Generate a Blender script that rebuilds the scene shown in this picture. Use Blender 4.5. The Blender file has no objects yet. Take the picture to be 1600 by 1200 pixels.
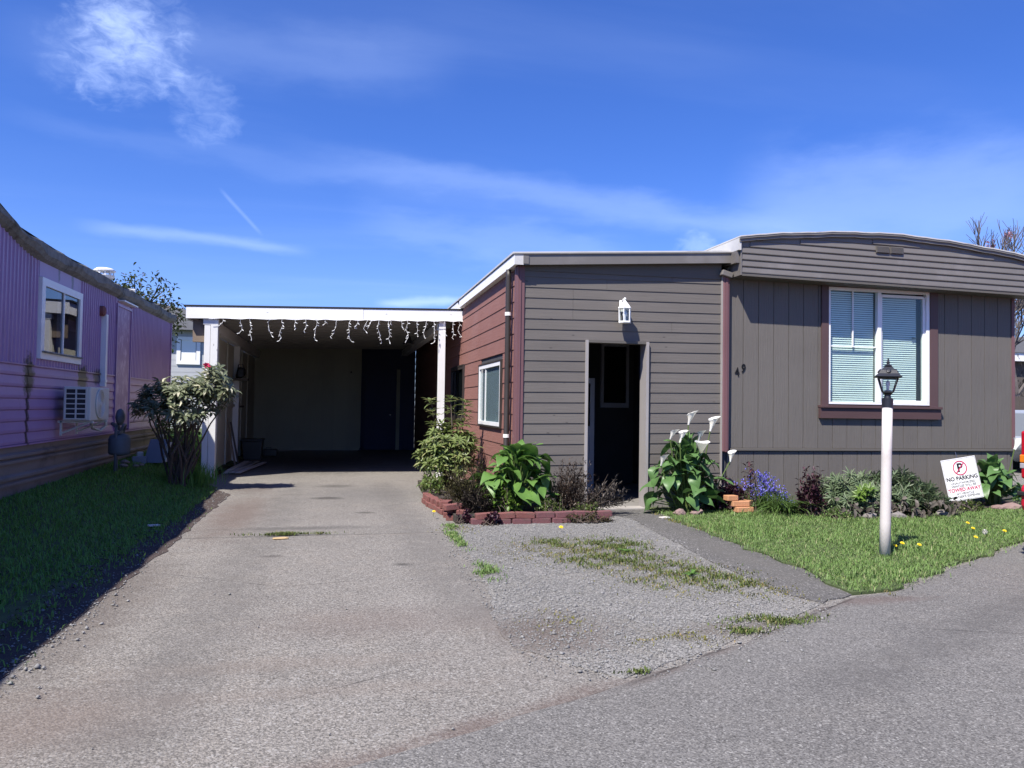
import bpy, bmesh, math, random
import numpy as np
from mathutils import Vector, Matrix

random.seed(7)
rng = np.random.default_rng(7)
SC = bpy.context.scene
COL = SC.collection
R = math.radians

# ------------------------------------------------------------------ camera
def camera():
    yaw, pitch, roll, F = R(12.67), R(1.63), R(.85), 1215.
    cy, sy, cp, sp = math.cos(yaw), math.sin(yaw), math.cos(pitch), math.sin(pitch)
    f = Vector((sy*cp, cy*cp, sp)); r = Vector((cy, -sy, 0)); u = r.cross(f)
    cr, sr = math.cos(roll), math.sin(roll)
    r2 = cr*r + sr*u; u2 = -sr*r + cr*u
    cd = bpy.data.cameras.new('camera'); o = bpy.data.objects.new('camera', cd); COL.objects.link(o)
    m = Matrix((r2, u2, -f)).transposed().to_4x4(); m.translation = (0, 0, 1.3)
    o.matrix_world = m
    cd.sensor_fit = 'HORIZONTAL'; cd.sensor_width = 36; cd.lens = F/1600*36
    cd.clip_start = .05; cd.clip_end = 3000
    SC.camera = o
camera()

# ------------------------------------------------------------------ light and sky
SUN = Vector((-.535, -.50, 1.0)).normalized()
sun_el = math.asin(SUN.z); sun_az = math.atan2(SUN.x, SUN.y) % (2*math.pi)
SUN_STRENGTH, SKY_STRENGTH, EXPOSURE = 5.0, .074, .78

class N:
    """small helper to write node trees"""
    def __init__(s, nt): s.nt = nt
    def n(s, t, **kw):
        x = s.nt.nodes.new(t)
        for k, v in kw.items(): setattr(x, k, v)
        return x
    def put(s, sock, v):
        if v is None: return
        if hasattr(v, 'is_linked') or isinstance(v, bpy.types.NodeSocket): s.nt.links.new(v, sock)
        else:
            if sock.type == 'RGBA' and len(v) == 3: v = (*v, 1)
            sock.default_value = v
    def math(s, op, a, b=None, c=None, clamp=False):
        x = s.n('ShaderNodeMath', operation=op, use_clamp=clamp)
        for i, v in enumerate((a, b, c)): s.put(x.inputs[i], v)
        return x.outputs[0]
    def vmath(s, op, a, b=None, out=0):
        x = s.n('ShaderNodeVectorMath', operation=op)
        for i, v in enumerate((a, b)): s.put(x.inputs[i], v)
        return x.outputs[out]
    def mix(s, f, a, b, blend='MIX'):
        x = s.n('ShaderNodeMix', data_type='RGBA', blend_type=blend)
        s.put(x.inputs[0], f); s.put(x.inputs[6], a); s.put(x.inputs[7], b)
        return x.outputs[2]
    def noise(s, vec, scale, detail=3, rough=.55, out=0, dist=0):
        x = s.n('ShaderNodeTexNoise'); s.put(x.inputs['Vector'], vec)
        x.inputs['Scale'].default_value = scale; x.inputs['Detail'].default_value = detail
        x.inputs['Roughness'].default_value = rough; x.inputs['Distortion'].default_value = dist
        return x.outputs[out]
    def vor(s, vec, scale, out='Color', feature='F1', rand=1):
        x = s.n('ShaderNodeTexVoronoi', feature=feature); s.put(x.inputs['Vector'], vec)
        x.inputs['Scale'].default_value = scale; x.inputs['Randomness'].default_value = rand
        return x.outputs[out]
    def ramp(s, v, a, b, smooth=True):
        x = s.n('ShaderNodeMapRange'); x.interpolation_type = 'SMOOTHSTEP' if smooth else 'LINEAR'; x.clamp = True
        s.put(x.inputs[0], v); x.inputs[1].default_value = a; x.inputs[2].default_value = b
        return x.outputs[0]
    def scale(s, vec, sc):
        x = s.n('ShaderNodeMapping'); s.put(x.inputs[0], vec); x.inputs[3].default_value = sc
        return x.outputs[0]
    def sep(s, vec):
        x = s.n('ShaderNodeSeparateXYZ'); s.put(x.inputs[0], vec); return x.outputs
    def obj(s): return s.n('ShaderNodeTexCoord').outputs['Object']
    def bump(s, h, strength=.3, dist=.01):
        x = s.n('ShaderNodeBump'); x.inputs['Strength'].default_value = strength; x.inputs['Distance'].default_value = dist
        s.put(x.inputs['Height'], h); return x.outputs[0]

def pixel_dir(px, py):
    m = SC.camera.matrix_world.to_3x3()
    return (m @ Vector(((px-800)/1215., (600-py)/1215., -1))).normalized()

def world():
    w = bpy.data.worlds.new('World'); SC.world = w; w.use_nodes = True
    nt = w.node_tree; g = N(nt); bg = nt.nodes['Background']
    sky = g.n('ShaderNodeTexSky', sky_type='NISHITA', sun_disc=False)
    sky.sun_elevation = sun_el; sky.sun_rotation = sun_az
    sky.air_density = 1.0; sky.dust_density = .35; sky.ozone_density = 2.2; sky.altitude = 100
    hs = g.n('ShaderNodeHueSaturation'); hs.inputs['Saturation'].default_value = 1.25; hs.inputs['Value'].default_value = 1.0
    nt.links.new(sky.outputs[0], hs.inputs['Color'])
    gm = g.n('ShaderNodeMix', data_type='RGBA', blend_type='MULTIPLY'); gm.inputs[0].default_value = 1
    nt.links.new(hs.outputs[0], gm.inputs[6]); gm.inputs[7].default_value = (.67, .83, 1.46, 1)
    d = g.n('ShaderNodeTexCoord').outputs['Generated']
    x, y, z = g.sep(d)
    den = g.math('ADD', g.math('MAXIMUM', z, 0.0), .12)
    cmb = g.n('ShaderNodeCombineXYZ')
    g.put(cmb.inputs[0], g.math('DIVIDE', x, den)); g.put(cmb.inputs[1], g.math('DIVIDE', y, den))
    pl = cmb.outputs[0]
    rot = g.n('ShaderNodeMapping'); g.put(rot.inputs[0], pl); rot.inputs[2].default_value = (0, 0, R(-24)); rot.inputs[3].default_value = (.5, 1.9, 1)
    base = rot.outputs[0]
    c1 = g.ramp(g.noise(base, 1.15, 7, .52, dist=.5), .44, .86)
    c2 = g.ramp(g.noise(g.scale(pl, (.5, .55, 1)), .8, 3, .5), .30, .75)
    cirrus = g.math('MULTIPLY', g.math('MULTIPLY', c1, c2), .12)
    hz = g.math('ADD', g.math('MULTIPLY', g.ramp(z, .32, .02), .07), .015)
    fac = g.math('ADD', cirrus, hz)
    # one torn fair-weather cloud
    def blob(p, a, b):
        return g.ramp(g.vmath('DOT_PRODUCT', d, tuple(pixel_dir(*p)), out=1), math.cos(R(a)), math.cos(R(b)))
    wisp = g.math('ADD', g.math('MULTIPLY', g.noise(g.scale(d, (1, 1, 1.6)), 12, 6, .6, dist=.3), .55), g.math('MULTIPLY', g.noise(g.scale(d, (1, 1, 1.8)), 42, 6, .62, dist=.6), .45))
    for p, a, b, k in (((198, 80), 4.8, 0.1, .24), ((225, 30), 4.0, .2, .15), ((320, 165), 3.2, .2, .16), ((125, 85), 3.2, .3, .10), ((1085, 395), 2.0, .1, .2)):
        m = blob(p, a, b)
        t = g.ramp(g.math('ADD', g.math('MULTIPLY', m, .62), g.math('MULTIPLY', g.math('SUBTRACT', wisp, .5), 2.6)), .12, 1.05)
        t = g.math('MULTIPLY', t, g.ramp(m, 0.0, .35))
        fac = g.math('ADD', fac, g.math('MULTIPLY', t, k))
    # long streaks: great circles across the sky
    fine = g.noise(g.scale(d, (1, 1, 3)), 9, 5, .55)
    def streak(p0, p1, width, k, wob=.012):
        a, b = pixel_dir(*p0), pixel_dir(*p1); n = a.cross(b).normalized(); mid = (a+b).normalized(); half = a.angle(mid)
        off = g.vmath('DOT_PRODUCT', d, tuple(n), out=1)
        off = g.math('ADD', off, g.math('MULTIPLY', g.math('SUBTRACT', fine, .5), wob))
        m = g.ramp(g.math('ABSOLUTE', off), width, 0)
        along = g.ramp(g.vmath('DOT_PRODUCT', d, tuple(mid), out=1), math.cos(half*1.15), math.cos(half*.5))
        return g.math('MULTIPLY', g.math('MULTIPLY', m, along), k)
    for a in (((345, 296), (408, 366), .0035, .10, .002), ((130, 352), (480, 392), .010, .15, .02), ((0, 175), (560, 285), .022, .04, .05),
              ((560, 340), (1000, 420), .045, .10, .09), ((590, 472), (730, 470), .008, .3, .02), ((1150, 330), (1700, 300), .10, .16, .12),
              ((480, 250), (1300, 380), .035, .12, .06), ((0, 60), (700, 100), .05, .08, .06)):
        fac = g.math('ADD', fac, streak(*a))
    fac = g.math('MINIMUM', fac, .9)
    cc = g.mix(fac, gm.outputs[2], (8.6, 10.6, 15.0))
    nt.links.new(cc, bg.inputs[0]); bg.inputs[1].default_value = SKY_STRENGTH
world()

sd = bpy.data.lights.new('sun', 'SUN'); sd.energy = SUN_STRENGTH; sd.angle = R(.53); sd.color = (1, .945, .86)
so = bpy.data.objects.new('sun', sd); COL.objects.link(so); so.rotation_euler = SUN.to_track_quat('Z', 'Y').to_euler()
so.location = (-20, -12, 40)

vs = SC.view_settings
vs.view_transform = 'Standard'; vs.look = 'None'; vs.exposure = EXPOSURE; vs.gamma = 1; vs.use_curve_mapping = False
SC.render.engine = 'CYCLES'
cy = SC.cycles
cy.use_denoising = True; cy.max_bounces = 6; cy.diffuse_bounces = 3; cy.glossy_bounces = 3; cy.transparent_max_bounces = 12
cy.transmission_bounces = 4; cy.sample_clamp_indirect = 4; cy.caustics_reflective = False; cy.caustics_refractive = False

# ------------------------------------------------------------------ materials
MATS = {}
def new_mat(name):
    m = bpy.data.materials.new(name); m.use_nodes = True
    g = N(m.node_tree); p = m.node_tree.nodes['Principled BSDF']; MATS[name] = m
    return m, g, p
def mul(c, k): return tuple(min(1, x*k) for x in c)

def plain(name, col, rough=.7, var=.18, scale=6, stretch=(1, 1, 1), bump=.15, bscale=60, bdist=.004, metal=0, spec=.35, dirt=None, dirt_amt=.35, island=0):
    m, g, p = new_mat(name)
    v = g.scale(g.obj(), stretch)
    n1 = g.noise(v, scale, 5, .6)
    c = g.mix(n1, mul(col, 1-var), mul(col, 1+var))
    if island:
        ri = g.n('ShaderNodeNewGeometry').outputs['Random Per Island']
        c = g.mix(g.math('MULTIPLY', ri, island), c, mul(col, .45))
    if dirt:
        f = g.ramp(g.noise(g.obj(), 2.3, 6, .65), .50, .72)
        c = g.mix(g.math('MULTIPLY', f, dirt_amt), c, dirt)
    g.put(p.inputs['Base Color'], c); p.inputs['Roughness'].default_value = rough; p.inputs['Metallic'].default_value = metal
    p.inputs['Specular IOR Level'].default_value = spec
    if bump:
        g.put(p.inputs['Normal'], g.bump(g.noise(v, bscale, 4, .6), bump, bdist))
    return m

def leafmat(name, a, b, rough=.45, trans=.3, spec=.4, tip=None):
    """leaves: colour differs from leaf to leaf, some light passes through"""
    m, g, p = new_mat(name)
    ri = g.n('ShaderNodeNewGeometry').outputs['Random Per Island']
    c = g.mix(ri, a, b)
    c = g.mix(g.math('MULTIPLY', g.noise(g.obj(), 9, 3), .5), c, mul(a, .7))
    if tip:
        c = g.mix(g.ramp(ri, .86, .93), c, tip)
    g.put(p.inputs['Base Color'], c); p.inputs['Roughness'].default_value = rough; p.inputs['Specular IOR Level'].default_value = spec
    t = g.n('ShaderNodeBsdfTranslucent'); g.put(t.inputs[0], c)
    ms = g.n('ShaderNodeMixShader'); ms.inputs[0].default_value = trans
    out = m.node_tree.nodes['Material Output']
    g.nt.links.new(p.outputs[0], ms.inputs[1]); g.nt.links.new(t.outputs[0], ms.inputs[2]); g.nt.links.new(ms.outputs[0], out.inputs[0])
    return m

def glassmat(name, tint=(.9, .95, .95), refl=.0):
    m, g, p = new_mat(name)
    tr = g.n('ShaderNodeBsdfTransparent'); g.put(tr.inputs[0], tint)
    gl = g.n('ShaderNodeBsdfGlossy'); gl.inputs['Roughness'].default_value = .01
    ge = g.n('ShaderNodeNewGeometry')
    cs = g.math('ABSOLUTE', g.vmath('DOT_PRODUCT', ge.outputs['Incoming'], ge.outputs['Normal'], out=1))
    f = g.math('ADD', g.math('MULTIPLY', g.math('POWER', g.math('SUBTRACT', 1, cs, clamp=True), 5), .94), .045+refl, clamp=True)
    ms = g.n('ShaderNodeMixShader'); g.put(ms.inputs[0], f)
    g.nt.links.new(tr.outputs[0], ms.inputs[1]); g.nt.links.new(gl.outputs[0], ms.inputs[2])
    g.nt.links.new(ms.outputs[0], m.node_tree.nodes['Material Output'].inputs[0])
    return m

def asphalt(name, base, warm, patches=(), speck=.62, lines=()):
    m, g, p = new_mat(name)
    o = g.obj(); x, y, z = g.sep(o)
    big = g.noise(o, .55, 5, .6); blot = g.ramp(g.noise(o, 1.7, 6, .7), .52, .72); mid = g.noise(o, 3.2, 4, .6)
    c = g.mix(big, mul(base, .74), mul(base, 1.22))
    c = g.mix(g.math('MULTIPLY', g.ramp(mid, .45, .75), .35), c, warm)
    c = g.mix(g.math('MULTIPLY', blot, .30), c, mul(base, .62))
    v1 = g.sep(g.vor(o, 135))[0]; v2 = g.sep(g.vor(o, 260))[1]
    st = g.math('ADD', g.math('MULTIPLY', v1, .72), g.math('MULTIPLY', v2, .28))
    k = g.math('ADD', g.math('MULTIPLY', st, speck*2), 1-speck)
    kc = g.n('ShaderNodeCombineXYZ'); [g.put(kc.inputs[i], k) for i in range(3)]
    c = g.mix(1, c, kc.outputs[0], 'MULTIPLY')
    pale = g.ramp(g.sep(g.vor(o, 105))[2], .91, .96)
    dark = g.ramp(g.sep(g.vor(g.vmath('ADD', o, (3.3, 1.7, 0)), 88))[2], .93, .97)
    c = g.mix(g.math('MULTIPLY', dark, .55), c, mul(base, .35))
    c = g.mix(g.math('MULTIPLY', pale, .55), c, (.34, .33, .31))
    nz = g.noise(o, 4.5, 6, .7); nf = g.noise(o, 40, 3, .7)
    nz2 = g.math('ADD', g.math('MULTIPLY', nz, .7), g.math('MULTIPLY', nf, .3))
    for (cx, cy_, rx, ry, col, amt) in patches:
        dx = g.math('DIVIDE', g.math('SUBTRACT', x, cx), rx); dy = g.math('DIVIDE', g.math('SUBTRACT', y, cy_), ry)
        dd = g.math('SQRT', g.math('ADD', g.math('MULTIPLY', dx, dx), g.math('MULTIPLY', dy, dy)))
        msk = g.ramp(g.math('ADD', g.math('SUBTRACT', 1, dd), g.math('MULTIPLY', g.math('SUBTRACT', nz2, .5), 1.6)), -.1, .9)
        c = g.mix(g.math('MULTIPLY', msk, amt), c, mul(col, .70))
    for (x0, y0, x1, y1, wd, col, amt) in lines:
        L = math.hypot(x1-x0, y1-y0); ux, uy = (x1-x0)/L, (y1-y0)/L
        off = g.math('ADD', g.math('MULTIPLY', g.math('SUBTRACT', x, x0), -uy), g.math('MULTIPLY', g.math('SUBTRACT', y, y0), ux))
        off = g.math('ADD', off, g.math('MULTIPLY', g.math('SUBTRACT', g.noise(o, 2.5, 4), .5), wd*1.2))
        al = g.math('ADD', g.math('MULTIPLY', g.math('SUBTRACT', x, x0), ux), g.math('MULTIPLY', g.math('SUBTRACT', y, y0), uy))
        msk = g.math('MULTIPLY', g.ramp(g.math('ABSOLUTE', off), wd, wd*.15), g.math('MULTIPLY', g.ramp(al, -.15, .25), g.ramp(al, L+.2, L-.3)))
        msk = g.math('MULTIPLY', msk, g.ramp(nz2, .3, .6))
        c = g.mix(g.math('MULTIPLY', msk, amt), c, mul(col, .70))
    g.put(p.inputs['Base Color'], c); p.inputs['Roughness'].default_value = .88; p.inputs['Specular IOR Level'].default_value = .25
    h = g.math('ADD', g.math('MULTIPLY', g.vor(o, 95, 'Distance'), -1), g.math('MULTIPLY', g.noise(o, 30, 3), .6))
    g.put(p.inputs['Normal'], g.bump(h, .55, .006))
    return m

DIRT = (.17, .105, .082); BEIGE = (.26, .215, .18); SOIL = (.055, .045, .038)
asphalt('asphalt_drive', (.184, .171, .154), (.212, .188, .160),
        patches=((1.15, 4.5, .42, .75, (.165, .125, .108), .5), (.25, 4.75, .9, .45, (.19, .145, .125), .35), (-.35, 4.05, 1.2, .16, BEIGE, .35), (-.2, 3.65, 1.3, .12, BEIGE, .3),
                (-1.15, 3.5, .7, .55, (.21, .165, .14), .55), (-1.1, 9.5, .45, 2.4, (.17, .125, .105), .65), (-1.2, 12.4, .5, 1.0, (.13, .1, .09), .6),
                (-.3, 8.4, 1.0, .18, (.10, .095, .09), .6), (.4, 11.5, 1.2, 1.4, (.15, .145, .14), .5), (-.5, 17.5, 2.2, 3.4, (.045, .043, .042), .8), (-1.5, 5.4, .5, 2.2, (.12, .095, .08), .55),  # besides stains, a broad dark patch across the carport floor
                (-.1, 11.0, .28, .22, (.06, .055, .05), .75), (.35, 9.5, .16, .12, (.06, .055, .05), .7), (.55, 6.4, .10, .08, (.06, .055, .05), .7), (-.5, 6.9, .14, .07, (.07, .06, .055), .6), (.0, 12.6, .4, .3, (.07, .065, .06), .6)),
        lines=((.1, 2.86, 1.4, 3.5, .16, (.14, .095, .08), .6), (.1, 2.86, .6, 3.09, .02, (.05, .045, .042), .7), (.6, 3.09, 1.37, 3.49, .02, (.05, .045, .042), .7), (-.6, 2.62, .2, 2.92, .2, (.15, .1, .085), .5), (-1.5, 7.9, 1.2, 7.95, .03, (.06, .058, .055), .8), (.2, 7.85, 1.2, 7.97, .05, (.32, .28, .24), .5), (-.75, 3.0, -.6, 13.2, .34, (.15, .14, .13), .45), (.85, 4.6, .75, 13.2, .34, (.15, .14, .13), .45),
               (-1.3, 6.35, -.35, 5.75, .010, (.05, .045, .042), .8), (-.35, 5.75, .35, 5.9, .009, (.05, .045, .042), .8), (.5, 9.9, 1.1, 10.6, .010, (.05, .045, .042), .7), (-.2, 3.55, .5, 3.95, .008, (.05, .045, .042), .8)))
asphalt('asphalt_road', (.143, .137, .129), (.158, .148, .133), speck=.55,
        lines=((1.3, 3.44, 3.4, 4.74, .10, (.14, .105, .088), .6), (1.37, 3.47, 2.82, 4.34, .018, (.045, .04, .037), .8), (2.82, 4.34, 3.55, 4.79, .018, (.045, .04, .037), .8), (2.2, 3.2, 8.5, 6.4, .3, (.115, .11, .105), .5), (3.1, 1.9, 9.5, 5.0, .3, (.115, .11, .105), .5), (3.3, 4.1, 4.6, 3.6, .008, (.04, .037, .035), .8), (4.6, 3.6, 5.1, 3.0, .008, (.04, .037, .035), .8)), patches=((3.6, 4.7, .6, .14, (.15, .1, .085), .5),))
asphalt('asphalt_path', (.100, .096, .091), (.128, .119, .104), speck=.5, patches=((3.5, 6.2, .3, 1.6, (.17, .16, .145), .5),))
asphalt('gravel_ground', (.19, .183, .172), (.20, .184, .150), speck=.88,
        patches=((1.2, 4.35, .6, .6, (.14, .105, .085), .7), (2.4, 4.2, .8, .25, (.12, .09, .06), .6), (2.5, 6.2, .8, 1.2, (.14, .125, .075), .5), (2.1, 7.1, .7, .5, (.16, .14, .085), .5)))
plain('soil', SOIL, .95, .5, 14, bump=.8, bscale=45, bdist=.02)
plain('dirt_edge', (.062, .047, .042), .95, .45, 9, bump=.9, bscale=70, bdist=.015, dirt=(.13, .11, .09), dirt_amt=.35)
plain('lawn_soil', (.070, .095, .035), .95, .4, 10, bump=.5, bscale=60, bdist=.01)
plain('far_ground', (.10, .10, .085), .95, .3, .4, bump=0)
plain('concrete', (.34, .32, .30), .85, .2, 4, bump=.3, bscale=90, dirt=(.16, .14, .12), dirt_amt=.5)
plain('concrete_grey', (.20, .19, .18), .9, .22, 5, bump=.3, bscale=60, dirt=(.11, .1, .09), dirt_amt=.5)

def board(name, col, axis='X', rough=.68, var=.16, knots=True, dirt=None, bump=.35):
    """painted rough-sawn boards: grain runs along the board, a few knots"""
    m, g, p = new_mat(name)
    o = g.obj(); st = {'X': (1.2, 14, 26), 'Y': (14, 1.2, 26), 'Z': (26, 14, 1.2)}[axis]
    v = g.scale(o, st)
    gr = g.noise(v, 2.2, 6, .65)
    c = g.mix(gr, mul(col, 1-var), mul(col, 1+var))
    ri = g.n('ShaderNodeObjectInfo').outputs['Random']
    c = g.mix(g.math('MULTIPLY', ri, .28), c, mul(col, 1.28))
    f = g.ramp(g.noise(o, 1.1, 5, .6), .42, .72)
    c = g.mix(g.math('MULTIPLY', f, .35), c, mul(col, .78) if dirt is None else dirt)
    if knots:
        kv = g.vor(g.scale(o, {'X': (2.6, 5, 6.5), 'Y': (5, 2.6, 6.5), 'Z': (6.5, 5, 2.6)}[axis]), 1.0, 'Distance')
        c = g.mix(g.math('MULTIPLY', g.ramp(kv, .075, .03), .7), c, mul(col, .35))
    g.put(p.inputs['Base Color'], c); p.inputs['Roughness'].default_value = rough; p.inputs['Specular IOR Level'].default_value = .3
    h = g.math('ADD', gr, g.math('MULTIPLY', g.noise(g.scale(o, (st[0]*3, st[1]*3, st[2]*3)), 3, 3), .4))
    g.put(p.inputs['Normal'], g.bump(h, bump, .006))
    return m
board('grey_board', (.128, .115, .104), 'X', var=.22)
board('grey_board_dark', (.112, .102, .090), 'X', knots=False)
board('grey_plank', (.131, .119, .107), 'Z', knots=False, bump=1.0)
board('red_board', (.228, .108, .088), 'Y', rough=.8, var=.22, knots=False, dirt=(.27, .15, .135), bump=.6)
board('mauve_trim', (.16, .082, .088), 'Z', rough=.5, knots=False, bump=.15)
board('brown_trim', (.092, .056, .056), 'Z', rough=.5, knots=False, bump=.15)
board('brown_trim_x', (.085, .050, .050), 'X', rough=.5, knots=False, bump=.15)
board('jamb_paint', (.30, .28, .27), 'Z', rough=.6, knots=False)
board('white_wood', (.78, .78, .77), 'X', rough=.55, var=.05, dirt=(.66, .64, .6), bump=.2)
board('white_post', (.70, .70, .69), 'Z', rough=.6, var=.10, dirt=(.55, .53, .49), bump=.2)
board('deck_paint', (.34, .335, .32), 'X', rough=.8, var=.12, knots=False)
board('raw_wood', (.22, .17, .13), 'Y', rough=.8)
board('cream_panel', (.46, .45, .38), 'Z', rough=.8, var=.12, knots=False)
board('back_panel', (.36, .36, .29), 'Z', rough=.85, var=.15, knots=False)
board('blue_dark', (.05, .06, .12), 'Z', rough=.7, knots=False)
board('stacked_wood', (.42, .39, .38), 'Y', rough=.7)
plain('gable_metal', (.152, .139, .126), .42, .14, 3, stretch=(.6, 1, 3), bump=.1, bscale=30, spec=.5, dirt=(.20, .185, .175), dirt_amt=.6)
plain('roof_metal', (.52, .51, .49), .45, .2, 3, bump=.1, dirt=(.2, .19, .18), dirt_amt=.6)
plain('roof_edge_grey', (.165, .155, .148), .5, .2, 6, bump=.2, dirt=(.3, .29, .27), dirt_amt=.5)
plain('roof_black', (.022, .022, .025), .8, .3, 8, bump=.3)
plain('white_vinyl', (.80, .80, .80), .4, .05, 5, bump=.05, dirt=(.62, .6, .56), dirt_amt=.4)
plain('white_metal', (.82, .82, .80), .35, .04, 5, bump=.03)
plain('offwhite_post', (.56, .52, .49), .6, .10, 16, stretch=(1, 1, .5), bump=.35, bscale=70, dirt=(.30, .27, .24), dirt_amt=.6)
plain('blind', (.80, .82, .80), .5, .05, 3, bump=0)
plain('window_dark', (.012, .014, .018), .6, .3, 3, bump=0)
plain('curtain', (.34, .38, .46), .8, .3, 8, stretch=(4, 4, .3), bump=.3, bscale=20)
plain('black_metal', (.016, .017, .022), .38, .3, 12, bump=.15, bscale=90, spec=.5)
plain('black_paint', (.008, .008, .008), .5, .2, 5, bump=0)
plain('brown_pipe', (.040, .034, .032), .45, .2, 8, bump=.1)
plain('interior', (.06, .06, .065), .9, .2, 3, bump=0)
plain('interior_white', (.45, .45, .5), .7, .1, 3, bump=0)
plain('sign_white', (.82, .82, .82), .4, .04, 6, bump=.03, dirt=(.7, .69, .67), dirt_amt=.3)
plain('sign_black', (.015, .015, .018), .5, .1, 5, bump=0)
plain('sign_red', (.50, .035, .10), .5, .1, 5, bump=0)
plain('sign_grey', (.10, .10, .10), .5, .1, 5, bump=0)
plain('red_brick', (.215, .085, .075), .9, .4, 16, bump=.9, bscale=40, bdist=.01, dirt=(.15, .12, .095), dirt_amt=.85)
plain('mauve_brick', (.185, .080, .085), .9, .4, 16, bump=.9, bscale=40, bdist=.01, dirt=(.12, .10, .08), dirt_amt=.85)
plain('orange_brick', (.50, .25, .13), .85, .2, 16, bump=.7, bscale=50, bdist=.006)
plain('stone', (.21, .19, .18), .9, .35, 10, bump=.9, bscale=22, bdist=.02)
plain('stone_pink', (.24, .165, .15), .9, .35, 10, bump=.9, bscale=22, bdist=.02)
plain('pebble', (.27, .265, .255), .9, .35, 40, bump=.3, island=.75)
plain('bark', (.085, .065, .052), .9, .35, 18, stretch=(1, 1, .3), bump=.8, bscale=40, bdist=.01)
plain('bark_grey', (.12, .105, .10), .9, .35, 18, stretch=(1, 1, .3), bump=.8, bscale=40, bdist=.01)
plain('car_red', (.48, .012, .035), .22, .05, 3, bump=0, spec=.6)
plain('car_silver', (.36, .40, .46), .3, .05, 3, bump=0, spec=.6, metal=.3)
plain('car_glass', (.01, .012, .015), .05, .1, 3, bump=0, spec=.7)
plain('rubber', (.015, .015, .016), .8, .2, 20, bump=.2)
plain('lens_red', (.45, .006, .02), .12, .1, 40, bump=0, spec=.7)
plain('lens_orange', (.72, .20, .015), .12, .1, 40, bump=0, spec=.7)
plain('lens_clear', (.38, .36, .38), .12, .1, 40, bump=0, spec=.7)
plain('chrome', (.45, .45, .46), .25, .1, 5, bump=0, metal=.9)
plain('meter_grey', (.105, .125, .150), .55, .2, 10, bump=.15)
plain('panel_grey', (.19, .235, .30), .5, .12, 6, bump=.1)
plain('ac_white', (.58, .575, .53), .45, .06, 6, bump=.05)
plain('ac_dark', (.03, .03, .035), .6, .2, 8, bump=0)
plain('pale_siding', (.42, .43, .44), .6, .08, 4, bump=.1)
plain('grey_roof', (.17, .17, .18), .85, .25, 9, bump=.4)
plain('fence_wood', (.10, .085, .075), .9, .25, 8, bump=.3)
plain('wire_white', (.80, .80, .78), .5, .05, 5, bump=0)
plain('petal_yellow', (.78, .58, .02), .6, .15, 30, bump=0)
plain('seed_white', (.62, .60, .58), .9, .1, 30, bump=0)
plain('litter', (.62, .58, .54), .9, .25, 30, bump=.3)
plain('straw', (.42, .30, .16), .9, .3, 30, bump=.3)

def trailer_paint():
    """faded purple aluminium with streaks of rusty grime"""
    m, g, p = new_mat('purple_metal')
    o = g.obj(); x, y, z = g.sep(o)
    c = g.mix(g.noise(o, 1.6, 5, .6), (.28, .16, .325), (.40, .245, .43))
    f = g.ramp(g.noise(g.scale(o, (1, 5, .7)), 1.6, 6, .65), .56, .74)
    c = g.mix(g.math('MULTIPLY', f, .45), c, (.16, .085, .13))
    # rust stains with shapes of their own: below the window corners and along the seam
    nz = g.noise(o, 14, 5, .7)
    for (cy_, cz, ry, rz, amt) in ((9.72, 1.56, .20, .30, 1), (9.70, 1.1, .06, .6, .8), (11.62, 1.58, .26, .24, 1), (12.3, 1.64, .3, .14, .9), (11.45, 1.7, .05, .3, .8), (14.6, 1.12, .07, .14, .7), (10.6, 2.9, .05, .18, .7), (11.1, 2.86, .06, .2, .7)):
        dy = g.math('DIVIDE', g.math('SUBTRACT', y, cy_), ry); dz = g.math('DIVIDE', g.math('SUBTRACT', z, cz), rz)
        dd = g.math('SQRT', g.math('ADD', g.math('MULTIPLY', dy, dy), g.math('MULTIPLY', dz, dz)))
        k = g.ramp(g.math('ADD', g.math('SUBTRACT', 1, dd), g.math('MULTIPLY', g.math('SUBTRACT', nz, .5), 1.4)), 0, .5)
        c = g.mix(g.math('MULTIPLY', k, amt), c, (.045, .028, .024))
    g.put(p.inputs['Base Color'], c); p.inputs['Roughness'].default_value = .42; p.inputs['Specular IOR Level'].default_value = .5
    g.put(p.inputs['Normal'], g.bump(g.noise(o, 3.5, 3), .25, .01))
trailer_paint()
def mottled():
    m, g, p = new_mat('purple_door')
    o = g.obj()
    c = g.mix(g.ramp(g.noise(g.scale(o, (1, 1, .6)), 9, 6, .7), .45, .68), (.28, .16, .31), (.48, .34, .50))
    g.put(p.inputs['Base Color'], c); p.inputs['Roughness'].default_value = .5
mottled()
plain('skirt_metal', (.21, .175, .16), .6, .2, 3, stretch=(1, .4, 3), bump=.15, dirt=(.075, .05, .045), dirt_amt=.6)
plain('mossy_edge', (.21, .205, .185), .9, .55, 9, bump=.9, bscale=25, bdist=.02, dirt=(.03, .034, .018), dirt_amt=.9)

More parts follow.
